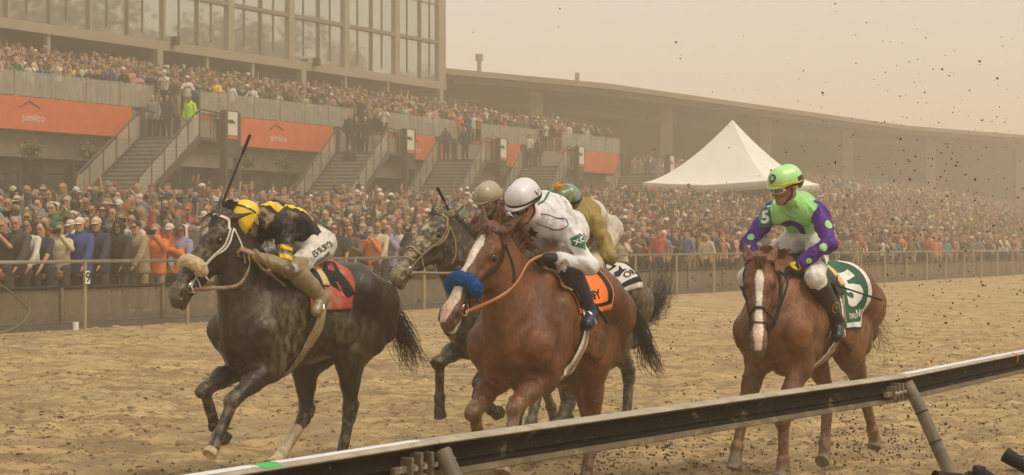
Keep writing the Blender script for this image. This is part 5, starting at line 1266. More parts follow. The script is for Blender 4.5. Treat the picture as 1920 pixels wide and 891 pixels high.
# orange cloth: black border, numeral and name
def band(x0, x1, y0, y1): return [(x0, y0), (x1, y0), (x1, y1), (x0, y1)]
patch2d('border', [[(-.335, 20), (-.310, 20), (-.275, 62), (-.297, 66)], [(-.297, 66), (-.275, 62), (.16, 62), (.16, 66)]], f1, M['black_print'], c1, .03)
def tchart(f, cx, cy, sx, sy, rot=0.0):
    """text x runs backwards along the body so that it reads from the left side"""
    return lambda x, y: f(cx - x * sx, cy - y * sy)
lettering('name_lettering', 'IFY', tchart(f1, -.185, 52, .085, 15), M['black_print'], c1, .05)
lettering('numeral', '7', tchart(f1, -.10, 33, .30, 34), M['black_print'], c1, .05, .04)
f2 = chart(HB['H2'], cb2)
patch2d('patch', [[(-.28, 10), (-.20, 8), (-.02, 28), (-.02, 40), (-.16, 36), (-.20, 66), (-.26, 62), (-.22, 30)]], f2, M['black_print'], c2, .03)
patch2d('patch', [[(-.24, 14), (-.18, 13), (-.12, 24), (-.17, 28)]], f2, M['red_print'], c2, .03)
patch2d('patch', [[(-.145, 44), (-.12, 42), (-.13, 62), (-.165, 64)]], f2, M['red_print'], c2, .03)
f5 = chart(HB['H5'], cb5)
patch2d('border', [[(-.37, 12), (-.345, 12), (-.315, 99), (-.34, 105)], [(-.34, 105), (-.315, 99), (.14, 99), (.14, 105)]], f5, M['white_print'], c5, .03)
lettering('numeral', '5', tchart(f5, -.20, 56, .40, 60), M['white_print'], c5, .05, .05)
lettering('name_lettering', 'DIVU', tchart(f5, -.14, 91, .062, 10), M['white_print'], c5, .05)
lettering('name_lettering', 'NG', tchart(f5, -.285, 88, .085, 16), M['white_print'], c5, .05)
fB = chart(HB['HB'], cbB)
patch2d('border', [[(-.485, 8), (-.455, 8), (-.425, 50), (-.455, 56)], [(-.455, 56), (-.425, 50), (.1, 50), (.1, 56)], [(-.36, 0), (-.345, 0), (-.31, 26), (-.33, 28)], [(-.33, 28), (-.31, 25), (-.1, 24), (-.1, 27)]], fB, M['black_print'], cB, .03)
lettering('name_lettering', 'OR', tchart(fB, -.355, 44, .085, 10), M['black_print'], cB, .05)
patch2d('horse_emblem', [[(-.24, 38), (-.26, 33), (-.30, 34), (-.345, 29), (-.33, 36), (-.36, 38), (-.31, 39), (-.27, 41)]], fB, M['black_print'], cB, .03)
# ------------------------------------------------------------------ the five jockeys
JK = {}
def vis(*c): return np.array(c, float)
def white_cap(a, b, c): return (.62, .60, .62)
def yellow_cap(a, b, c):
    if abs(a + .065) < .009: return (.015, .014, .012)
    return (.80, .52, .012)
def green_cap(a, b, c):
    if a < -.055 and b < .07: return (.012, .010, .014)
    if b < .036: return (.72, .60, .02)
    if abs(c) < .0022: return (.22, .45, .12)
    return (.40, .72, .26)
def tan_cap(a, b, c): return (.20, .16, .09) if abs(c) < .003 else ((.10, .16, .20) if b < .03 else (.36, .31, .21))
def pom_cap(a, b, c): return (.10, .15, .045) if a > -.055 else (.16, .25, .23)
BLK = (.013, .011, .010); YEL = (.74, .50, .02)
def black_jersey(V): return np.tile(BLK, (len(V), 1))
J1 = dict(loc=(.25, 12.4, 0), phi=24.5, face=(.86, -.14, -.50), up=(.5, 0, .86), arch=.07, label='jockey in muddy-free white silks and white helmet crouched over the chestnut horse with the blue noseband',
    j=dict(head=(.55, .05, 2.055), nb=(.34, .03, 1.99), pel=(-.20, .0, 1.90), Ls=(.24, .20, 1.92), Rs=(.28, -.16, 1.93), Le=(.20, .37, 1.66), Re=(.32, -.34, 1.66), Lw=(.36, .20, 1.71), Rw=(.48, -.14, 1.72),
           Lk=(.26, .24, 1.66), Rk=(.26, -.24, 1.66), La=(.00, .29, 1.34), Ra=(0, -.29, 1.34), Lt=(.13, .32, 1.28), Rt=(.13, -.32, 1.28)),
    cap=white_cap, jersey=(.66, .64, .65), breeches=(.66, .63, .60), boot=(.014, .016, .045), boot_top=.02, glove=(.012, .012, .012), lens='lens', skin=(.36, .17, .09))
J1['label'] = 'jockey in clean white silks and white helmet crouched over the leading chestnut'
J2 = dict(loc=(-1.58, 14.0, 0), phi=34.5, face=(.45, -.05, -.89), up=(.9, 0, .40), arch=.075, label='jockey in black and yellow silks with yellow helmet, head down on the dark horse',
    j=dict(head=(.62, .01, 1.955), nb=(.44, .0, 1.985), pel=(-.12, .0, 1.80), Ls=(.40, .19, 1.92), Rs=(.42, -.18, 1.93), Le=(.50, .29, 1.62), Re=(.58, -.26, 1.72), Lw=(.70, .15, 1.73), Rw=(.74, -.19, 1.90),
           Lk=(.40, .27, 1.62), Rk=(.40, -.27, 1.62), La=(.12, .30, 1.40), Ra=(.1, -.3, 1.40), Lt=(.22, .33, 1.31), Rt=(.22, -.33, 1.31)),
    cap=yellow_cap, jersey=black_jersey, breeches=(.62, .58, .50), boot=(.27, .20, .10), glove=None, lens='mud_lens', skin=(.30, .17, .10), strap=False, band='yellow_print',
    hR=dict(fd=(.5, 0, .3), pn=(.2, .8, -.5), side=(.2, .2, .9)),
    mud=lambda v: np.where((v[:, 0] > .36) & (v[:, 2] < 1.80), .34 + .1 * (v[:, 2] > 1.74), np.where(v[:, 0] > .15, .62 - .12 * (v[:, 2] < 1.75), .72)))
J5 = dict(loc=(2.2, 13.9, 0), phi=32, face=(.80, -.46, -.30), up=(.30, 0, .95), arch=.04, label='jockey in lime green and purple silks with a lime helmet riding the rightmost horse',
    j=dict(head=(.49, .03, 2.215), nb=(.32, .02, 2.09), pel=(-.02, .0, 1.87), Ls=(.26, .21, 2.03), Rs=(.28, -.17, 2.03), Le=(.40, .34, 1.80), Re=(.42, -.29, 1.80), Lw=(.55, .12, 1.63), Rw=(.60, -.13, 1.66),
           Lk=(.50, .27, 1.56), Rk=(.46, -.27, 1.56), La=(.13, .30, 1.21), Ra=(.13, -.30, 1.21), Lt=(.24, .33, 1.13), Rt=(.24, -.33, 1.13)),
    cap=green_cap, peak=(.40, .72, .26), breeches=(.70, .66, .60), boot=(.012, .011, .012), glove=(.012, .012, .012), lens='mud_lens', skin=(.30, .15, .085), goggle='white_strap', band='yellow_print')
def green_jersey(V):
    jj = J5['j']; c = np.tile((.33, .66, .24), (len(V), 1)); 
    for s in 'LR':
        a, b, w = (np.array(jj[s + q]) for q in 'sew')
        sh = a + (0, .0, 0)
        for p0, p1 in ((sh, b), (b, w)):
            ba = p1 - p0; t = np.clip((V - p0) @ ba / (ba @ ba), -.2, 1); d = np.linalg.norm(V - p0 - t[:, None] * ba, axis=1)
            side = (V[:, 1] * (1 if s == 'L' else -1)) > (.168 if s == 'L' else .135)
            m = (d < .078) & (side | (p0 is b)) ; c[m] = (.075, .012, .20)
    for s in 'LR':
        b, w = np.array(jj[s + 'e']), np.array(jj[s + 'w']); e = lerp(b, w, .90); d = unit(w - b); t = (V - e) @ d; r = np.linalg.norm(V - e - t[:, None] * d, axis=1); c[(t > -.015) & (r < .08)] = (.74, .56, .02)
    return c
J5['jersey'] = green_jersey
JA = dict(loc=(0, 15.8, 0), phi=29, face=(.88, -.05, -.40), up=(.4, 0, .9), arch=.05, label='jockey in tan mud caked helmet and muddy goggles, behind the white helmet',
    j=dict(head=(.42, .0, 2.16), nb=(.28, .0, 2.04), pel=(-.20, .0, 1.90), Ls=(.20, .2, 1.96), Rs=(.22, -.2, 1.96), Le=(.34, .32, 1.72), Re=(.36, -.32, 1.72), Lw=(.5, .14, 1.72), Rw=(.52, -.16, 1.80),
           Lk=(.34, .26, 1.62), Rk=(.34, -.26, 1.62), La=(.0, .29, 1.34), Ra=(0, -.29, 1.34), Lt=(.13, .32, 1.28), Rt=(.13, -.32, 1.28)),
    cap=tan_cap, capmud=.50, peak=(.30, .25, .17), jersey=(.085, .010, .012), breeches=(.5, .45, .36), boot=(.05, .04, .03), glove=(.05, .03, .02), lens='mud_lens', goggle='mud_cloth', gstrap='mud_cloth', band='muddy_strap', skin=(.20, .12, .07),
    mud=lambda v: .55 + 0 * v[:, 0])
JB = dict(loc=(.5, 14.7, 0), phi=29, face=(.80, -.50, -.35), up=(.55, 0, .83), arch=.07, label='jockey in muddy olive silks with an orange pompom on a green helmet',
    j=dict(head=(.17, -.02, 2.11), nb=(.05, .02, 2.01), pel=(-.42, .0, 1.92), Ls=(.0, .20, 1.95), Rs=(.02, -.2, 1.95), Le=(.08, .34, 1.70), Re=(.2, -.3, 1.7), Lw=(.02, .15, 1.73), Rw=(.36, -.14, 1.72),
           Lk=(.18, .26, 1.62), Rk=(.18, -.26, 1.62), La=(-.16, .29, 1.34), Ra=(-.16, -.29, 1.34), Lt=(-.03, .32, 1.28), Rt=(-.03, -.32, 1.28)),
    cap=pom_cap, capmud=.62, jersey=lambda V: np.where((V[:, [0]] < -.12) & (V[:, [2]] > 1.9), np.array([[.55, .52, .42]]), np.array([[.27, .19, .05]])), breeches=(.5, .44, .34), boot=(.05, .04, .03), glove=(.02, .016, .012), lens='mud_lens', skin=(.25, .14, .08),
    mud=lambda v: .60 + 0 * v[:, 0])
for k, S in (('J1', J1), ('J2', J2), ('J5', J5), ('JA', JA), ('JB', JB)): JK[k] = build_jockey(S)

# reins
rein_of(HB['H1'], b1, M['tan_leather'], np.array([.38, .14, 1.74]) / 1.04, 1, .020, [(1.02, .12, 1.42), (.84, .15, 1.50), (.66, .15, 1.62)])
rein_of(HB['H1'], b1, M['tan_leather'], np.array([.50, -.14, 1.72]) / 1.04, -1, .024, [(1.00, -.22, 1.40), (.76, -.20, 1.56)])
rein_of(HB['H2'], b2, M['muddy_leather'], np.array([.74, .13, 1.74]) / 1.05, 1, .026, [(1.04, .12, 1.42), (.86, .19, 1.44), (.74, .18, 1.56)])
rein_of(HB['H2'], b2, M['tan_leather'], np.array([.76, -.13, 1.80]) / 1.05, -1, .024, [(1.02, -.15, 1.45), (.86, -.18, 1.55)])
rein_of(HB['H5'], b5, M['black_leather'], np.array([.58, .12, 1.62]) / 1.05, 1, .02, [(.80, .16, 1.34), (.68, .16, 1.50)])
rein_of(HB['H5'], b5, M['black_leather'], np.array([.62, -.13, 1.64]) / 1.05, -1, .02, [(.82, -.06, 1.34), (.74, -.12, 1.50)])
rein_of(HB['HA'], bA, M['muddy_strap'], np.array([.5, .14, 1.74]) / 1.05, 1, .024, [(1.12, .14, 1.50), (.80, .18, 1.56)])
# loose end of the dark horse's rein and the knot in front of the rider
def in_horse(k, p): return np.array(p, float) / HS[k]['S']
kn = MB(); kn.tube([in_horse('H2', p) for p in ((.72, .15, 1.72), (.66, .21, 1.62), (.62, .23, 1.60), (.56, .24, 1.56), (.48, .26, 1.50))], [.013, .014, .02, .013, .012], 8, flat=.5)
kn.sphere(in_horse('H2', (.63, .235, 1.605)), .022, 10, 8); kn.obj('rein_knot', M['muddy_leather'], b2, True)
# stirrup irons and leathers
for jk, hk in (('J1', 'H1'), ('J2', 'H2'), ('J5', 'H5'), ('JA', 'HA'), ('JB', 'HB')):
    Jd = JK[jk]['J']; sc_ = HS[hk]['S']; sx = {'H1': .10, 'H2': .12, 'H5': .04, 'HA': .05, 'HB': .0}[hk]
    for s, q in (('L', 1), ('R', -1)):
        c = lerp(Jd[s + 'a'], Jd[s + 't'], .62) + np.array([0, 0, -.035]); top = side_pt(HB[hk], sx, q * 40, .07)[0] * sc_
        m = MB(); fr = unit(Jd[s + 't'] - Jd[s + 'a']); up_ = unit(top - c); sd = unit(np.cross(up_, fr))
        arc = [c + sd * .055 * math.cos(t) + up_ * (.095 * math.sin(t) if t <= math.pi else 0) for t in np.linspace(0, math.pi, 12)]; arc = arc + [arc[0]]
        m.tube([p / sc_ for p in arc], .006, 6); st = m.obj('stirrup', M['steel'], HB[hk].o, True)
        m = MB(); m.tube([top / sc_, lerp(top, c + up_ * .095, .5) / sc_ + [0, q * .012, 0], (c + up_ * .095) / sc_], .010, 6, flat=.35, up=(0, 1, 0)); m.obj('stirrup_leather', M['black_leather'], HB[hk].o, True)

# ------------------------------------------------------------------ marks on silks, helmets and boots
def disc(cx, cy, r, n=20): return [(cx + r * math.cos(t), cy + r * math.sin(t)) for t in np.linspace(0, 2 * math.pi, n, endpoint=False)]
def annulus(cx, cy, r0, r1, n=24):
    a = np.linspace(0, 2 * math.pi, n + 1); return [[(cx + r0 * math.cos(a[i]), cy + r0 * math.sin(a[i])), (cx + r1 * math.cos(a[i]), cy + r1 * math.sin(a[i])), (cx + r1 * math.cos(a[i + 1]), cy + r1 * math.sin(a[i + 1])), (cx + r0 * math.cos(a[i + 1]), cy + r0 * math.sin(a[i + 1]))] for i in range(n)]
def frame_on(k, p, right, up, out): return dict(o=p, ux=unit(right), uy=unit(up), nz=unit(out))
# white jockey
j = JK['J1']; jj = j['J']
ax = unit(jj['Le'] - jj['Ls']); mid = lerp(jj['Ls'], jj['Le'], .42)
out = unit(np.array([.55, .85, .1])); rt = unit(np.cross(-ax, out)); 
fA = project(j['jbv'], mid + out * .02, rt, -ax, out, .0025)
patch2d('diamond_badge', [[(-.040, .048), (.040, .048), (.050, .0), (.0, -.066), (-.050, .0)]], fA, M['darkgreen_print'], j['jer'], .012)
lettering('badge_lettering', 'XC', lambda x, y: project(j['jbv'], mid + out * .02, rt, -ax, out, .0045)(x * .048, y * .048 + .006), M['white_print'], j['jer'], .2, .03)
bk = np.array([.0, .0, 1.0]); o3 = np.array([.10, .10, 2.05])
V3 = project(j['jbv'], o3, (.30, .95, 0), (-.95, .30, 0), (.25, .35, .9), .003)
patch2d('chevron', [[(-.035, .05), (-.026, .05), (.004, -.01), (-.002, -.022)], [(.004, -.01), (-.002, -.022), (.030, .05), (.038, .05)]], V3, M['black_print'], j['jer'], .012)
pip = strap('piping', Horse_with(j['jbv']), [(.40, .10, 2.06), (.34, .11, 2.12), (.22, .10, 2.16), (.08, .06, 2.16)], .014, .002, M['darkgreen_print'], j['jer'], 20, .001)
strap('collar_piping', Horse_with(j['jbv']), [(.42, .12, 1.99), (.36, .20, 2.00), (.30, .26, 1.96), (.30, .26, 1.92), (.36, .20, 1.88), (.42, .12, 1.88)], .007, .002, M['black_print'], j['jer'], 26, .001)
patch2d('star_emblem', [[(.05, .0), (.012, .012), (.0, .055), (-.012, .012), (-.05, .0), (-.02, -.02), (-.03, -.06), (.0, -.03), (.03, -.06), (.02, -.02)]], project(j['jbv'], np.array([.40, .04, 1.86]), (-.3, .95, 0), (.2, 0, 1), (.9, .3, -.3), .003), M['black_print'], j['jer'], .012)
ft = unit(jj['Lk'] - (jj['pel'] + [0, .085, -.03]))
def thigh(k, t, dy, words, sz, mt='black_print', off=.0035, out=(.12, 1, .12), yo=0.0, flip=1):
    j = JK[k]; a = j['J']['pel'] + [0, .085, -.03]; b = j['J']['Lk']; ax = unit(b - a); o = lerp(a, b, t) + [0, dy, 0]; out = np.array(out, float); out = unit(out - ax * (out @ ax)); up = np.cross(out, -ax) * flip
    if up[2] < 0: up = -up
    rt = np.cross(up, out); f = project(j['bbv'], o, rt, up, out, off)
    lettering('leg_lettering', words, lambda x, y: f(x * sz, (y + yo) * sz), M[mt], j['bre'], .25, .02)
thigh('J1', .45, .03, "JEFF RUBY'S", .062); thigh('J1', .45, .03, 'STEAKHOUSE', .040, yo=-1.45)
thigh('J2', .30, .03, "JEFF RUBY'S", .062, yo=.35); thigh('J2', .34, .03, 'STEAKHOUSE', .042, yo=-1.0)
thigh('J5', .52, .03, "JEFF RUBY'S", .062, yo=.2, out=(.55, .8, .25)); thigh('J5', .52, .03, 'STEAKHOUSE', .034, yo=-1.5, out=(.55, .8, .25))
h1 = j['h']; hb1 = j['hbv']
patch2d('chevron', [[(-.02, .02), (-.014, .022), (.004, -.018), (-.004, -.026)], [(.004, -.018), (-.004, -.026), (.024, .016), (.030, .010)]], project(hb1, h1(-.045, .06, .08), -j['f'], j['u'], j['l'] + j['u'] * .4, .002), M['black_print'], j['hel'], .01)
strap('seam', Horse_with(hb1), [h1(.09, .06, .055), h1(.085, .10, .060), h1(.06, .125, .02), h1(.085, .10, -.010), h1(.10, .06, -.01)], .004, .0015, M['white_strap'], j['hel'], 18, .001)
# black and yellow jockey: gold bands on sleeve and back
j = JK['J2']; jj = j['J']; ax = unit(jj['Le'] - jj['Ls']); out = unit(np.array([.35, .93, .1])); rt = unit(np.cross(-ax, out))
fS = project(j['jbv'], lerp(jj['Ls'], jj['Le'], .6), rt, -ax, out, .003)
patch2d('sleeve_band', [[(-.06, .050), (.052, .030), (.052, .004), (-.06, .020)], [(-.06, -.02), (.050, -.034), (.046, -.066), (-.06, -.052)]], fS, M['yellow_print'], j['jer'], .012)
fK = project(j['jbv'], np.array([.24, .06, 2.1]), (-1, 0, 0), (0, -.8, .6), (0, .45, .9), .003)
patch2d('back_band', [[(-.165, .10), (-.115, .10), (-.105, -.075), (-.155, -.085)], [(-.155, -.085), (-.105, -.075), (.0, -.015), (.12, -.03), (.24, -.075), (.24, -.105), (.11, -.070), (-.01, -.060)], [(.05, .04), (.20, .02), (.33, -.03), (.33, -.065), (.19, -.02), (.05, .0)]], fK, M['yellow_print'], j['jer'], .012)
# green and purple jockey: dots, number, emblem
j = JK['J5']; jj = j['J']
def sleeve(k, s, seg, t, out, polys, mt, nm='dot', off=.003, par='jer'):
    j = JK[k]; a, b = j['J'][s + seg[0]], j['J'][s + seg[1]]; ax = unit(b - a); out = np.array(out, float); out = unit(out - ax * (out @ ax)); rt = np.cross(-ax, out)
    return patch2d(nm, polys, project(j['jbv'], lerp(a, b, t), rt, -ax, out, off), M[mt], j[par], .010)
sleeve('J5', 'L', 'se', .55, (.75, .65, .05), [disc(0.012, 0, .030)], 'green_print'); sleeve('J5', 'L', 'ew', .18, (.8, .6, .1), [disc(-.008, 0, .029)], 'green_print'); sleeve('J5', 'L', 'ew', .62, (.2, 1, .1), [disc(.0, 0, .022)], 'green_print')
sleeve('J5', 'R', 'se', .85, (1, .15, .05), [disc(-.0, 0, .026)], 'green_print'); sleeve('J5', 'R', 'ew', .40, (.8, .2, .3), [disc(-.012, 0, .025)], 'green_print'); sleeve('J5', 'R', 'ew', .75, (.8, .6, .2), [disc(.01, 0, .018)], 'green_print')
fN = project(j['jbv'], lerp(jj['Rs'], jj['Re'], .18), (-.35, .9, .12), (.10, -.05, 1), (.9, .25, .1), .004)
patch2d('arm_number', [[(-.050, .075), (.045, .075), (.045, -.072), (-.050, -.072)]], fN, M['darkgreen_print'], j['jer'], .012)
lettering('numeral', '5', lambda x, y: project(j['jbv'], lerp(jj['Rs'], jj['Re'], .18), (-.35, .9, .12), (.10, -.05, 1), (.9, .25, .1), .007)(x * .13, y * .13), M['white_print'], j['jer'], .1, .04)
fC = project(j['jbv'], np.array([.30, .0, 1.90]), (-.35, .93, 0), (.1, 0, 1), (.9, .33, -.1), .003)
patch2d('emblem', annulus(0, -.02, .052, .098), fC, M['purple_print'], j['jer'], .012)
h5 = j['h']; f5h = j['f']; u5 = j['u']; l5 = j['l']; oh = h5(.075, .082, .012); nh = unit(f5h * .8 + u5 * .45 + l5 * .15); rh = unit(np.cross(u5, nh)); uh = np.cross(nh, rh)
patch2d('emblem', [disc(0, 0, .030)], project(j['hbv'], oh, rh, uh, nh, .002), M['purple_print'], j['hel'], .008)
lettering('emblem_letter', 'e', lambda x, y: project(j['hbv'], oh, rh, uh, nh, .0035)(x * .062, y * .062 + .003), M['green_print'], j['hel'], .2, .03)
lettering('peak_lettering', 'JO', lambda x, y: project(j['hbv'], h5(.09, .052, .012), rh, u5, nh, .004)(x * .026, y * .026), M['black_print'], j['hel'], .3, .02)
# boot emblem on the green jockey
a = lerp(jj['Lk'], jj['La'], .62)
bt = [c for c in j['o'].children if c.name.startswith('boot')][0]
bvb = BVHTree.FromPolygons([v.co[:] for v in bt.data.vertices], [p.vertices[:] for p in bt.data.polygons]); ax = unit(jj['Lk'] - jj['La']); ou = unit(np.array([.45, .9, 0]))
rt = np.cross(ax, ou)
patch2d('emblem', annulus(0, 0, .036, .041), project(bvb, a, rt, ax, ou, .003), M['gold_print'], bt, .012)
lettering('emblem_letter', 'JR', lambda x, y: project(bvb, a, rt, ax, ou, .003)(x * .035, y * .035), M['gold_print'], bt, .3, .0)
# pompom
j = JK['JB']; pm = Blob(); pc = j['h'](.02, .155, 0); R_ = random.Random(4); pm.ball(pc, .034, .01)
for i in range(40): d = unit([R_.gauss(0, 1) for _ in range(3)]); pm.add(pc, pc + d * .040, .010, .006, .006)
V, Q = pm.build(.004); link(bpy.data.objects.new('pompom', np_mesh('pompom', V, Q, M['pom'])), j['hel'])
# whips
whip((.72, -.20, 1.96), (.50, -.06, 2.60), J2['loc'], J2['phi'], 'long black whip raised high by the jockey in the yellow helmet')
whip((.26, .20, 1.72), (-.10, .37, 1.28), J1['loc'], J1['phi'], 'black whip pointing down past the knee of the white helmeted jockey')
whip((.60, .13, 1.61), (-.22, .50, 1.385), J5['loc'], J5['phi'], 'black whip held level by the lime helmeted jockey')
whip((.50, -.19, 1.86), (.89, -.20, 2.26), JA['loc'], JA['phi'], 'black whip sticking up behind the ears of the mud caked horse')
NIND = 270
# ------------------------------------------------------------------ spectators
M['crowd_skin'] = None
def crowd_mats():
    m, t, b = nodes('crowd_skin'); a = t.nodes.new('ShaderNodeAttribute'); a.attribute_name = 'col'; oi = t.nodes.new('ShaderNodeObjectInfo')
    t.links.new(mix(t, 1.0, a.outputs['Color'], oi.outputs['Color'], 'MULTIPLY'), b.inputs['Base Color']); b.inputs['Roughness'].default_value = .6; M['crowd_skin'] = m
    M['crowd_cloth'] = mat('crowd_cloth', None, .8, attr='obj', var=.18, vscale=9, bmp=.5, bscale=22)
    M['crowd_all'] = mat('crowd_all', None, .8, attr='col', var=.1, vscale=9, bmp=.2)
crowd_mats()
PLAB = {'leaning on the fence': 'leaning', 'holding up a phone': 'phone held up', 'clapping': 'clapping', 'with one arm raised': 'one arm raised', 'arms at the sides': 'arms down', 'hands at the mouth': 'hands at mouth', 'both arms up': 'both arms raised'}
POSES = {
 'leaning on the fence': dict(L=((.27, .20, 1.16), (.42, .14, .93)), R=((.27, -.20, 1.16), (.42, -.14, .93)), lean=.10),
 'holding up a phone': dict(L=((.20, .24, 1.28), (.33, .07, 1.52)), R=((.20, -.24, 1.28), (.33, -.06, 1.53)), lean=.0),
 'clapping': dict(L=((.12, .27, 1.16), (.34, .03, 1.28)), R=((.12, -.27, 1.16), (.34, -.03, 1.27)), lean=.0),
 'with one arm raised': dict(L=((.08, .26, 1.15), (.26, .16, 1.05)), R=((.14, -.32, 1.62), (.16, -.27, 1.92)), lean=.0),
 'arms at the sides': dict(L=((.0, .27, 1.14), (.10, .25, .88)), R=((.0, -.27, 1.14), (.10, -.25, .88)), lean=.0),
 'hands at the mouth': dict(L=((.16, .22, 1.22), (.20, .05, 1.46)), R=((.16, -.22, 1.22), (.20, -.05, 1.46)), lean=.03),
 'both arms up': dict(L=((.10, .34, 1.62), (.14, .30, 1.93)), R=((.10, -.34, 1.62), (.14, -.28, 1.95)), lean=.0),
}
def figure(pose, female):
    p = POSES[pose]; ln = p['lean']; q = .92 if female else 1.0
    G = {k: Blob() for k in ('head', 'arms', 'torso', 'legs', 'hair')}
    nb = np.array([ln, 0, 1.46]); hc = np.array([ln + .035, 0, 1.635]); f = np.array([1.0, 0, 0]); u = np.array([0, 0, 1.0]); l = np.array([0, 1.0, 0])
    h = lambda a, b, c=0.0: hc + f * a + u * b + l * c
    B = G['head']; head_prims(B, hc, f, u, l); B.add(nb - [0, 0, .03], h(-.02, -.06), .060 * q, .055 * q, .02)
    sw = .185 * q
    for s, k in ((1, 'L'), (-1, 'R')):
        sh = np.array([ln * .9, s * sw, 1.40]); e, w = (np.array(x) for x in p[k]); 
        for bb, r in ((G['arms'], 1), ): bb.add(sh, e, .046 * q, .038 * q, .02); bb.add(e, w, .038 * q, .027 * q, .02); d = unit(w - e); bb.add(w, w + d * .07, .030, .024, .01); bb.add(w + d * .06, w + d * .13 - np.array([0, s * .01, .0]), .021, .014, .008)
        G['arms'].p  # arms continue under the sleeves
        hp_ = np.array([0, s * .095, .92]); kn = np.array([.02, s * .10, .50]); an = np.array([0, s * .11, .09])
        G['legs'].add(hp_, kn, .088 * q, .060, .03); G['legs'].add(kn, an, .058, .040, .02); G['legs'].add(an + [-.03, 0, -.02], an + [.15, s * .02, -.045], .040, .036, .02)
    T = G['torso']; T.add((0, 0, .96), (ln * .4, 0, 1.12), .125 * q, .115 * q, .05, ((l, 1.22),)); T.add((ln * .4, 0, 1.12), (ln * .9, 0, 1.32), .118 * q, .125 * q, .05, ((l, 1.3),)); T.add((ln * .9, sw * .8, 1.40), (ln * .9, -sw * .8, 1.40), .07, .07, .05); T.add((ln * .9, 0, 1.38), nb, .09, .062, .04); T.add((0, 0, .98), (0, 0, .84), .118 * q, .125 * q, .04, ((l, 1.25),))
    return G, h, hc, f, u, l, p, sw, ln
def joinb(*bs):
    b = Blob(); 
    for x in bs: b.p += x.p
    return b
TPL = {}
def template(pose, female, hh=.015):
    key = (pose, female)
    if key in TPL: return TPL[key]
    G, h, hc, f, u, l, p, sw, ln = figure(pose, female)
    V, Q = joinb(G['torso'], G['legs'], G['arms'], G['head']).build(hh); C = np.ones((len(V), 3))
    r = V - hc; a, b, c = r @ f, r @ u, r @ l; fr = a > .05
    def dark(m, v): C[m] = v
    dark(fr & (abs(b - .002) < .012) & (abs(abs(c) - .031) < .016), (.25, .2, .2)); dark(fr & (abs(b - .024) < .007) & (abs(abs(c) - .033) < .022), (.45, .4, .38)); dark(fr & (abs(b + .063) < .008) & (abs(c) < .024), (.62, .38, .38))
    out = dict(body=np_mesh('body', V, Q, M['crowd_skin'], True, C))
    def part(name, B, infl, mt, h_=hh, wr=.006):
        V, Q = B.build(h_, infl); vv = V.astype(float); n_ = fbm(vv, 12, 2, 3) - .5; ctr = V.mean(0); d = V - ctr; d /= np.linalg.norm(d, axis=1)[:, None] + 1e-6
        out[name] = np_mesh(name, V + d * (n_ * wr * 2)[:, None], Q, mt)
    for nm, fr_ in (('long', .90), ('short', .0)):
        sl = Blob()
        for s, k in ((1, 'L'), (-1, 'R')):
            sh = np.array([ln * .9, s * sw, 1.40]); e, w = (np.array(x) for x in p[k])
            if nm == 'long': sl.add(sh, e, .046, .039, .02); sl.add(e, lerp(e, w, .92), .039, .030, .02)
            else: sl.add(sh, lerp(sh, e, .75), .048, .046, .02)
        cut = Blob(); cut.add((-1, 0, .34), (1, 0, .34), .5, .5, .004, ((l, 4),), -1)
        part('shirt_' + nm, joinb(G['torso'], sl, cut), .014, M['crowd_cloth'])
    bulky = joinb(G['torso']); 
    for s, k in ((1, 'L'), (-1, 'R')):
        sh = np.array([ln * .9, s * sw, 1.40]); e, w = (np.array(x) for x in p[k]); bulky.add(sh, e, .060, .054, .03); bulky.add(e, lerp(e, w, .93), .052, .040, .02)
    bulky.add((ln * .3, 0, 1.25), (0, 0, .82), .135, .15, .05, ((l, 1.25),)); bulky.add((-1, 0, .28), (1, 0, .28), .5, .5, .004, ((l, 4),), -1); bulky.add((ln - .03, 0, 1.45), (ln - .02, 0, 1.49), .09, .085, .02)
    part('coat', bulky, .016, M['crowd_cloth'], wr=.016)
    pv = Blob(); pv.add((0, .03, .93), (0, -.03, .93), .128 * (.92 if female else 1), None, .04, ((l, 1.15),))
    part('trousers', joinb(G['legs'], pv), .016, M['crowd_cloth'])
    hr = Blob(); hr.add(h(-.035, .035), h(.0, .045), .090, .082, .02, ((l, .92),)); hr.add(h(.13, -.03), h(.13, -.12), .085, .09, .004, ((l, 2),), -1); hr.add(h(.02, -.13), h(-.09, -.15), .08, .07, .004, ((l, 3),), -1); part('hair_short', hr, .004, M['crowd_cloth'], .012)
    hr = Blob(); hr.add(h(-.035, .035), h(.0, .045), .094, .086, .02, ((l, .95),)); hr.add(h(-.05, .0), h(-.07, -.20), .085, .075, .02, ((l, 1.1),)); hr.add(h(.13, -.03), h(.14, -.25), .088, .13, .004, ((l, 1.0),), -1); part('hair_long', hr, .004, M['crowd_cloth'], .012)
    cp = Blob(); cp.add(h(-.025, .05), h(.0, .055), .094, .088, .02, ((l, .95),)); cp.add(h(.2, -.10), h(-.2, -.06), .12, .12, .004, ((l, 3),), -1); cp.add(h(.07, .035), h(.135, .022), .055, .045, .006, ((u, .14),)); part('cap', cp, .004, M['crowd_cloth'], .010)
    ht = Blob(); ht.add(h(-.02, .07), h(-.02, .10), .088, .075, .01, ((l, .92),)); ht.add(h(-.02, .045), h(-.02, .046), .165, .165, .006, ((u, .08),)); part('sun_hat', ht, .003, M['crowd_cloth'], .012)
    hd = Blob(); hd.add(h(-.04, .01), h(.0, .04), .112, .105, .02, ((l, .92),)); hd.add(h(-.05, -.06), h(-.05, -.14), .10, .10, .03); hd.add(h(.14, .0), h(.14, -.06), .09, .09, .01, ((l, .9),), -1); part('hood', hd, .003, M['crowd_cloth'], .013)
    ph = MB(); 
    if pose == 'holding up a phone': ph.box((.40, 0, 1.60), (.012, .16, .085))
    out['phone'] = ph.mesh('phone', M['black_cloth']) if ph.v else None
    TPL[key] = out; return out
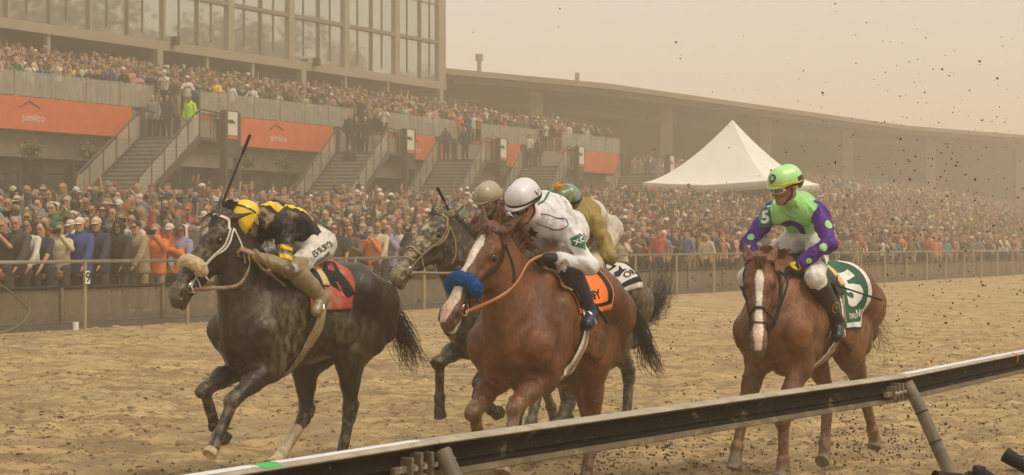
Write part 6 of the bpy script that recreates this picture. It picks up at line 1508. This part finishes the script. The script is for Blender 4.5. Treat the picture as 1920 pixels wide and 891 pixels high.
SKIN = [('', (.42, .22, .13)), ('', (.48, .27, .17)), ('', (.35, .18, .10)), ('', (.22, .11, .06)), ('', (.09, .045, .028))]
COL = dict(black=(.012, .011, .010), navy=(.018, .022, .042), white=(.55, .50, .43), grey=(.17, .155, .135), charcoal=(.045, .040, .035), pink=(.45, .20, .17), red=(.36, .055, .035), orange=(.55, .14, .035), maroon=(.12, .025, .022), tan=(.28, .20, .11), cream=(.50, .41, .28), blue=(.05, .10, .21), royal_blue=(.022, .050, .19), teal=(.07, .22, .22), green=(.045, .12, .055), olive=(.12, .11, .04), yellow=(.68, .50, .04), brown=(.12, .065, .035), lavender=(.24, .20, .28), mint=(.22, .36, .24))
HAIRC = dict(dark=(.02, .014, .010), brown=(.09, .045, .022), blond=(.26, .17, .075), grey=(.22, .20, .175), red=(.22, .07, .02))
COL['neon'] = (.42, .62, .02); used_labels = {}
def person(s, p, z, yaw, female, pose, top, topc, hat, hatc, hairc, skin, where, trous='navy', height=1.0, group=None):
    T = template(pose, female); sub = 'woman' if female else 'man'
    garment = {'coat': 'jacket', 'shirt_long': 'top', 'shirt_short': 'shirt'}[top]
    head = {'cap': hatc.replace('_', ' ') + ' cap', 'sun_hat': hatc.replace('_', ' ') + ' brimmed hat', 'hood': hatc.replace('_', ' ') + ' hood', None: hairc + ' hair'}[hat]
    lab = '%s, %s %s, %s, %s, %s' % (sub, topc.replace('_', ' ').replace('neon', 'bright lime'), garment, head, PLAB[pose], where)
    if lab in used_labels: return None
    used_labels[lab] = 1
    o = link(bpy.data.objects.new('person', T['body'])); o.location = P(s, p, z); o.rotation_euler = (0, 0, yaw); o.scale = (height * 1.02,) * 3; o.color = (*SKIN[skin][1], 1)
    tag(o, lab, 'person', group)
    def child(nm, me, c): q = link(bpy.data.objects.new(nm, me), o); q.color = (*c, 1); return q
    child({'coat': 'jacket', 'shirt_long': 'top', 'shirt_short': 'shirt'}[top], T[top], COL[topc]); child('trousers', T['trousers'], COL[trous])
    if hat == 'hood': child('hood', T['hood'], COL[hatc])
    elif hat: child('cap' if hat == 'cap' else 'hat', T[hat], COL[hatc])
    if hat != 'hood': 
        child('hair', T['hair_long' if female else 'hair_short'], HAIRC[hairc])
    if T['phone'] and pose == 'holding up a phone': q = child('phone', T['phone'], (0, 0, 0))
    return o
YAW0 = math.radians(-90)
GA = 'spectators along the far rail'
R_ = random.Random(21)
def s_at(x, p): t = (x - 960) / 3500; return p * (U[1] + t * U[0]) / (U[0] - t * U[1])
def sx_of(s, p): v = U * s + N * p; return 960 + 3500 * v[0] / v[1]
FRONT = [ # (x in the row, ...) first row along the fence, from the left
 (8, 'shirt_short', 'black', 'cap', 'tan', 'brown', 0, 0, 'holding up a phone'), (36, 'coat', 'charcoal', None, 'grey', 'grey', 0, 0, 'leaning on the fence'), (58, 'shirt_long', 'white', None, '', 'dark', 1, 2, 'leaning on the fence'),
 (84, 'shirt_short', 'navy', None, '', 'dark', 0, 1, 'leaning on the fence'), (112, 'shirt_long', 'cream', 'cap', 'olive', 'brown', 0, 0, 'holding up a phone'), (152, 'coat', 'royal_blue', 'cap', 'white', 'grey', 0, 1, 'leaning on the fence'),
 (184, 'coat', 'navy', 'cap', 'cream', 'grey', 0, 0, 'leaning on the fence'), (224, 'coat', 'black', 'hood', 'black', 'dark', 1, 3, 'leaning on the fence'), (262, 'coat', 'tan', 'cap', 'black', 'brown', 0, 1, 'leaning on the fence'),
 (292, 'coat', 'orange', 'cap', 'tan', 'brown', 0, 1, 'holding up a phone'), (318, 'coat', 'orange', 'cap', 'white', 'brown', 0, 0, 'clapping')]
LM = ['left of post 9', 'behind post 9', 'left of dark horse', 'behind dark horse', 'behind yellow helmet', 'between front horses', 'left of muddy horse', 'behind white helmet', 'right of white helmet', 'far right']
def zone(x): 
    for q, n in ((120, 0), (220, 1), (330, 2), (430, 3), (600, 4), (700, 5), (800, 6), (1000, 7), (1180, 8)):
        if x < q: return LM[n]
    return LM[9]
ROWN = ['front row', 'second row', 'third row', 'fourth row', 'fifth row', 'sixth row', 'seventh row', 'eighth row', 'ninth row', 'tenth row', 'eleventh row', 'twelfth row']
def rnd_person(s, p, z, yaw, where, R, grp=GA, rail=False):
    for _ in range(25):
        fem = R.random() < .42; po = R.choice(['holding up a phone', 'clapping', 'with one arm raised', 'arms at the sides', 'hands at the mouth', 'arms at the sides', 'holding up a phone', 'arms at the sides', 'clapping', 'hands at the mouth'] + (['leaning on the fence'] * 8 if rail else [])) if R.random() < .975 else 'both arms up'
        top = R.choice(['coat', 'shirt_long', 'shirt_short', 'coat']); tc = R.choice(['black', 'navy', 'white', 'grey', 'charcoal', 'pink', 'red', 'orange', 'maroon', 'tan', 'blue', 'teal', 'green', 'olive', 'brown', 'cream', 'lavender', 'black', 'navy', 'grey', 'charcoal', 'tan', 'white'])
        hat = R.choice([None, None, None, None, 'cap', 'cap', 'sun_hat', 'hood'] if not fem else [None, None, None, None, 'cap', 'sun_hat', 'hood']); hc = R.choice(['white', 'tan', 'black', 'navy', 'red', 'cream', 'grey', 'olive', 'brown', 'charcoal']); 
        if hat == 'hood': tc = hc = R.choice(['black', 'navy', 'charcoal', 'grey', 'olive'])
        if hat == 'hood': top = 'coat'
        o = person(s, p, z, yaw, fem, po, top, tc, hat, hc, R.choice(['dark', 'dark', 'brown', 'brown', 'blond', 'grey', 'red']), R.choice([0, 0, 1, 1, 2, 3, 4]), where, R.choice(['navy', 'black', 'tan', 'charcoal', 'grey']), R.uniform(.93, 1.05), grp)
        if o: return o
spots = []; PF = 23.72
for (x, top, tc, hat, hc, hr, fem, sk, po) in FRONT:
    s = s_at(x, PF); person(s, PF, apron_z(s, PF), YAW0 + R_.uniform(-.25, .25) - .15, bool(fem), po, top, tc, hat, hc or 'white', hr, sk, 'front row, ' + zone(x), R_.choice(['navy', 'black', 'tan', 'charcoal']), R_.uniform(.97, 1.03), GA); spots.append((s, PF))
cand = []
row = 0; p = PF
while p < 50:
    sp = .56 + .012 * row; s = 16 + R_.uniform(0, .5)
    dens = .95
    while s < 175:
        ps = p + R_.uniform(-.22, .22); x = sx_of(s, ps)
        pm = np.interp(s, [30, 60, 90, 130, 175], [32.5, 39, 42, 46, 50]); far = s > 70
        if ps > pm + R_.gauss(0, .5): s += sp; continue
        if -60 < x < 1985 and (R_.random() < (dens if not far else max(dens, .85))) and not (row == 0 and x < 335) and not (math.hypot(s - 102.6, ps - 42) < 1): cand.append((s, ps, row))
        s += sp * R_.uniform(.82, 1.25) * (1.0 if s < 70 else 1.0 + (s - 70) / 130)
    p += .80 + .012 * row; row += 1
def dist(c): v = U * c[0] + N * c[1]; return math.hypot(v[0], v[1])
cand.sort(key=dist)
NEAR, FAR = cand[:NIND], cand[NIND:]
for (s, p, r) in NEAR:
    x = sx_of(s, p); rnd_person(s, p, apron_z(s, p), YAW0 + R_.gauss(-.15, .3), ROWN[min(r, 11)] + ' ' + zone(x), R_, rail=(r == 0))
# deck people picked out by their dress or place
def deck(s, p, z, yaw, *a, **k): return person(s, p, z, yaw, *a, **k)
GD = 'people standing on the stairs and landings'
DECK = [(s_at(356, 49.3), 49.3, 6.15, 0, 'arms at the sides', 'coat', 'neon', None, '', 'dark', 3, 'beside the first landing sign', 'black'),
 (s_at(286, 50.4), 50.4, 6.15, 0, 'arms at the sides', 'coat', 'grey', None, '', 'dark', 1, 'first landing, left end', 'black'), (s_at(312, 50.3), 50.3, 6.15, 0, 'arms at the sides', 'coat', 'black', None, '', 'dark', 2, 'first landing', 'black'),
 (s_at(300, 50.7), 50.7, 6.15, 0, 'arms at the sides', 'coat', 'charcoal', None, '', 'brown', 0, 'first landing, at the back', 'charcoal'), (s_at(405, 51.2), 51.2, 7.25, 1, 'clapping', 'shirt_short', 'yellow', None, '', 'blond', 0, 'right of first sign', 'grey'),
 (s_at(656, 49.4), 49.4, 6.15, 0, 'arms at the sides', 'coat', 'black', None, '', 'dark', 0, 'second landing', 'black'), (s_at(684, 49.8), 49.8, 6.15, 0, 'arms at the sides', 'coat', 'black', None, '', 'grey', 1, 'second landing', 'black'), (s_at(668, 50.2), 50.2, 6.15, 0, 'arms at the sides', 'coat', 'charcoal', None, '', 'dark', 0, 'second landing', 'black'),
 (s_at(720, 50.6), 50.6, 6.9, 0, 'hands at the mouth', 'shirt_short', 'white', None, '', 'dark', 0, 'behind second stair tower', 'black'), (s_at(872, 49.6), 49.6, 6.15, 0, 'arms at the sides', 'coat', 'black', None, '', 'dark', 0, 'third landing', 'black'), (s_at(836, 50.2), 50.2, 6.15, 1, 'arms at the sides', 'coat', 'navy', None, '', 'brown', 0, 'third landing', 'black'),
 (s_at(992, 49.6), 49.6, 6.15, 0, 'arms at the sides', 'shirt_short', 'white', 'cap', 'black', 'dark', 0, 'fourth landing', 'black'), (s_at(1010, 50.2), 50.2, 6.15, 0, 'arms at the sides', 'coat', 'charcoal', None, '', 'dark', 0, 'fourth landing', 'charcoal'),
 (s_at(655, 48.7), 48.7, 4.6, 0, 'arms at the sides', 'coat', 'black', None, '', 'brown', 0, 'partway down second staircase', 'black')]
for d in DECK: deck(d[0], d[1], d[2], YAW0 + R_.uniform(-.6, .6), bool(d[3]), d[4], d[5], d[6], d[7], d[8], d[9], d[10], d[11], d[12], R_.uniform(.98, 1.04), GD)
# everyone else: the crowd as one mass
def low_template(pose, female, hh):
    G, h, hc, f, u, l, p, sw, ln = figure(pose, female)
    hr = Blob(); hr.add(h(-.03, .045), h(.0, .055), .092, .085, .02)
    B = joinb(G['torso'], G['legs'], G['arms'], G['head'], hr); B.p = [q for q in B.p if q[2] > .02 and q[6] > 0]
    V, Q = B.build(hh, .010); z = V[:, 2]; r = V - hc; reg = np.full(len(V), 1)                   # 1 top, 0 skin, 2 trousers, 3 hair
    reg[z < .92] = 2
    arm = (abs(V[:, 1]) > .16) | (V[:, 0] > .17); reg[(np.linalg.norm(r, axis=1) < .15)] = 0
    for s, k in ((1, 'L'), (-1, 'R')): w = np.array(p[k][1]); reg[np.linalg.norm(V - w, axis=1) < .13] = 0
    reg[(r[:, 2] > .055) & (abs(r[:, 2]) < .2) & (np.linalg.norm(r[:, :2], axis=1) < .16)] = 3; reg[(r[:, 0] < -.02) & (r[:, 2] > -.04) & (np.linalg.norm(r, axis=1) < .16)] = 3
    reg[(z > 1.40) & (np.linalg.norm(V[:, :2] - [ln, 0], axis=1) < .075) & (z < 1.56)] = 0
    return V, Q, reg
LOW = {}
def mass(name, places, label, hh, R):
    poses = ['holding up a phone', 'clapping', 'with one arm raised', 'arms at the sides', 'hands at the mouth', 'arms at the sides', 'holding up a phone', 'clapping']
    tp = [low_template(po, bool(i % 2), hh) for i, po in enumerate(poses)]; VV = []; QQ = []; CC = []; n0 = 0; cn = list(COL.values()); hn = [HAIRC[k] for k in ('dark', 'dark', 'dark', 'brown', 'brown', 'brown', 'blond', 'grey', 'red')] + [COL['white'], COL['navy'], COL['black'], COL['tan'], COL['maroon']]
    W_ = [3, 2.2, 2.6, 1.6, 2, 2.0, 1.7, 2.0, 1.6, 3, 2.0, .8, .5, .6, .6, .8, .7, 2.2, .6, .4, 0]
    for (s, p, z) in places:
        V, Q, reg = tp[R.randrange(8)]; a = YAW0 + R.gauss(-.15, .35); ca, sa = math.cos(a), math.sin(a); k = R.uniform(.93, 1.06); b = P(s, p, z)
        X = np.stack([(V[:, 0] * ca - V[:, 1] * sa) * k + b[0], (V[:, 0] * sa + V[:, 1] * ca) * k + b[1], V[:, 2] * k + b[2]], 1)
        pal = np.array([R.choice(SKIN)[1], R.choices(cn, W_)[0], R.choice([COL['navy'], COL['black'], COL['tan']]), R.choice(hn)]); VV.append(X); QQ.append(Q + n0); CC.append(pal[reg]); n0 += len(V)
    o = link(bpy.data.objects.new(name, np_mesh(name, np.concatenate(VV), np.concatenate(QQ), M['crowd_all'], True, np.concatenate(CC)))); o['kind'] = 'stuff'; tag(o, label, 'crowd')
R_ = random.Random(33)
a_ = [(s, p, apron_z(s, p)) for s, p, r in FAR]
mass('crowd', [q for q in a_ if dist(q) < 85], 'dense mass of race goers filling the sloping apron behind the front rows', .036, R_)
mass('crowd', [q for q in a_ if dist(q) >= 85], 'distant mass of race goers fading into haze at the right', .052, R_)
dk = []
for k in range(9):
    s = 45.2 + R_.uniform(0, .5); pz = 51.4 + k * .92
    while s < 106.0 - (8 if k > 4 else 0):
        pp = pz + R_.uniform(-.1, .3); x = sx_of(s, pp)
        gap = k == 0 and any(a < s < b for a, b in ((58.8, 63.0), (73.5, 77.0), (83, 86), (92.3, 95.2)))
        if x > -50 and not gap and R_.random() < .93: dk.append((s, pp, 7.25 + k * .20 if k else 7.25))
        s += R_.uniform(.46, .74)
mass('deck_crowd', dk, 'packed crowd standing on the tiers of the deck above the orange panels', .042, R_)
ul = []
for s0 in (55.5, 57.6, 70, 71.5, 79.5):
    for i in range(3): ul.append((s0 + R_.uniform(-.7, .7), 47.2 + R_.uniform(-.5, .5), apron_z(60, 47)))
st_ = []
for k in range(7):
    s = 122 + R_.uniform(0, 1)
    while s < 190: st_.append((s, 52 + k * 1.1 + R_.uniform(-.3, .3), apron_z(s, 52 + k * 1.1))); s += R_.uniform(.7, 1.4)
mass('crowd', st_, 'farthest race goers on the slope below the old grandstand', .07, R_)
# ------------------------------------------------------------------ loose dirt
def clods(name, pts, sizes, mt, label, seedv, zs=1.0):
    """many small irregular lumps"""
    bm = bmesh.new(); bmesh.ops.create_icosphere(bm, subdivisions=1, radius=1); bv = np.array([v.co[:] for v in bm.verts]); bf = np.array([[v.index for v in f.verts] for f in bm.faces]); bm.free()
    r = np.random.default_rng(seedv); n = len(pts); nv = len(bv)
    V = bv[None] * (1 + r.normal(0, .28, (n, nv, 1))) * np.array(sizes)[:, None, None] * r.uniform(.55, 1.5, (n, 1, 3)) * np.array([1.15, 1.15, zs]); a = r.uniform(0, 6.28, n); ca, sa = np.cos(a)[:, None], np.sin(a)[:, None]
    X = V[..., 0] * ca - V[..., 1] * sa; Y = V[..., 0] * sa + V[..., 1] * ca; V = np.stack([X, Y, V[..., 2]], -1) + np.array(pts)[:, None]
    F_ = (bf[None] + (np.arange(n) * nv)[:, None, None]).reshape(-1, 3)
    o = link(bpy.data.objects.new(name, np_mesh(name, V.reshape(-1, 3), F_, mt, False))); o['kind'] = 'stuff'; return tag(o, label, 'dirt')
M['clod'] = mat('clod', (.20, .135, .066), .95, var=.5, vscale=4, bmp=.3); M['flying'] = mat('flying_mud', (.065, .040, .021), .8, var=.4, vscale=5, bmp=0)
r = np.random.default_rng(5); pts = []; sz = []
gb = bpy.data.objects['track']; gv = BVHTree.FromPolygons([v.co[:] for v in gb.data.vertices], [p.vertices[:] for p in gb.data.polygons])
def gz(x, y):
    h = gv.ray_cast(Vector((x, y, 3)), Vector((0, 0, -1)), 6); return h[0][2] if h[0] is not None else None
cents = []
for _ in range(1300):
    Y = 7.6 * math.exp(r.uniform(0, 1.75)); X = Y * r.uniform(-.30, .30); cents.append((X, Y))
for X, Y in cents:
    n = int(r.integers(4, 18)); sx_, sy_ = r.uniform(.12, .45), r.uniform(.05, .2)
    for _ in range(n):
        x = X + r.normal(0, sx_); y = Y + r.normal(0, sy_); z = gz(x, y)
        if z is not None: s_ = float(np.clip(r.lognormal(-4.5, .55), .004, .032)); pts.append((x, y, z + s_ * .08)); sz.append(s_)
for _ in range(7000):
    Y = 7.6 * math.exp(r.uniform(0, 1.5)); X = Y * r.uniform(-.31, .31); z = gz(X, Y)
    if z is not None: pts.append((X, Y, z + .003)); sz.append(float(np.clip(r.lognormal(-4.9, .4), .004, .02)))
clods('dirt_clods', pts, sz, M['clod'], 'damp dark clods of dirt scattered over the churned track', 3, .55)
# mud thrown up by the hooves, hanging in the air
pts = []; sz = []
def cloud(n, cx, cy, cz, sx_, sy_, sz_, s0, sg=.45):
    for _ in range(n):
        x, y, z = cx + r.normal(0, sx_), cy + r.normal(0, sy_), cz + r.normal(0, sz_)
        if z > .05 and math.hypot(x, y) > 8: pts.append((x, y, z)); sz.append(float(np.clip(r.lognormal(math.log(s0 * .72), sg), .0018, .0085)))
cloud(1150, 3.35, 15.6, 1.15, .95, 1.0, .85, .0060); cloud(260, 3.2, 15.2, 1.9, .45, .8, .65, .0065); cloud(420, 3.3, 15.2, .2, .8, .7, .22, .0075); cloud(190, 2.6, 15.5, 2.8, 1.5, 1.3, 1.0, .0036)
cloud(170, 4.1, 15.5, 2.3, .5, 1, .8, .0060); cloud(260, 1.25, 14.6, .15, .35, .5, .13, .010, .5); cloud(240, 1.1, 14.2, .45, .7, .7, .35, .006); cloud(110, 2.9, 14.8, .12, .3, .3, .10, .011); cloud(60, -.5, 15.6, .2, .8, .5, .2, .006); cloud(150, 2.4, 13.2, .3, .9, .6, .25, .005)
cloud(120, .7, 13.2, .28, .12, .2, .18, .009); cloud(140, -2.2, 13.2, .08, .35, .3, .08, .008); cloud(160, -1.4, 14.1, .07, .35, .3, .07, .008); cloud(220, 1.7, 12.9, .08, .4, .4, .09, .009); cloud(200, 2.75, 14.9, .15, .25, .3, .16, .010)
clods('flying_dirt', pts, sz, M['flying'], 'dark specks of mud flung up by the hooves and hanging in the air', 6)
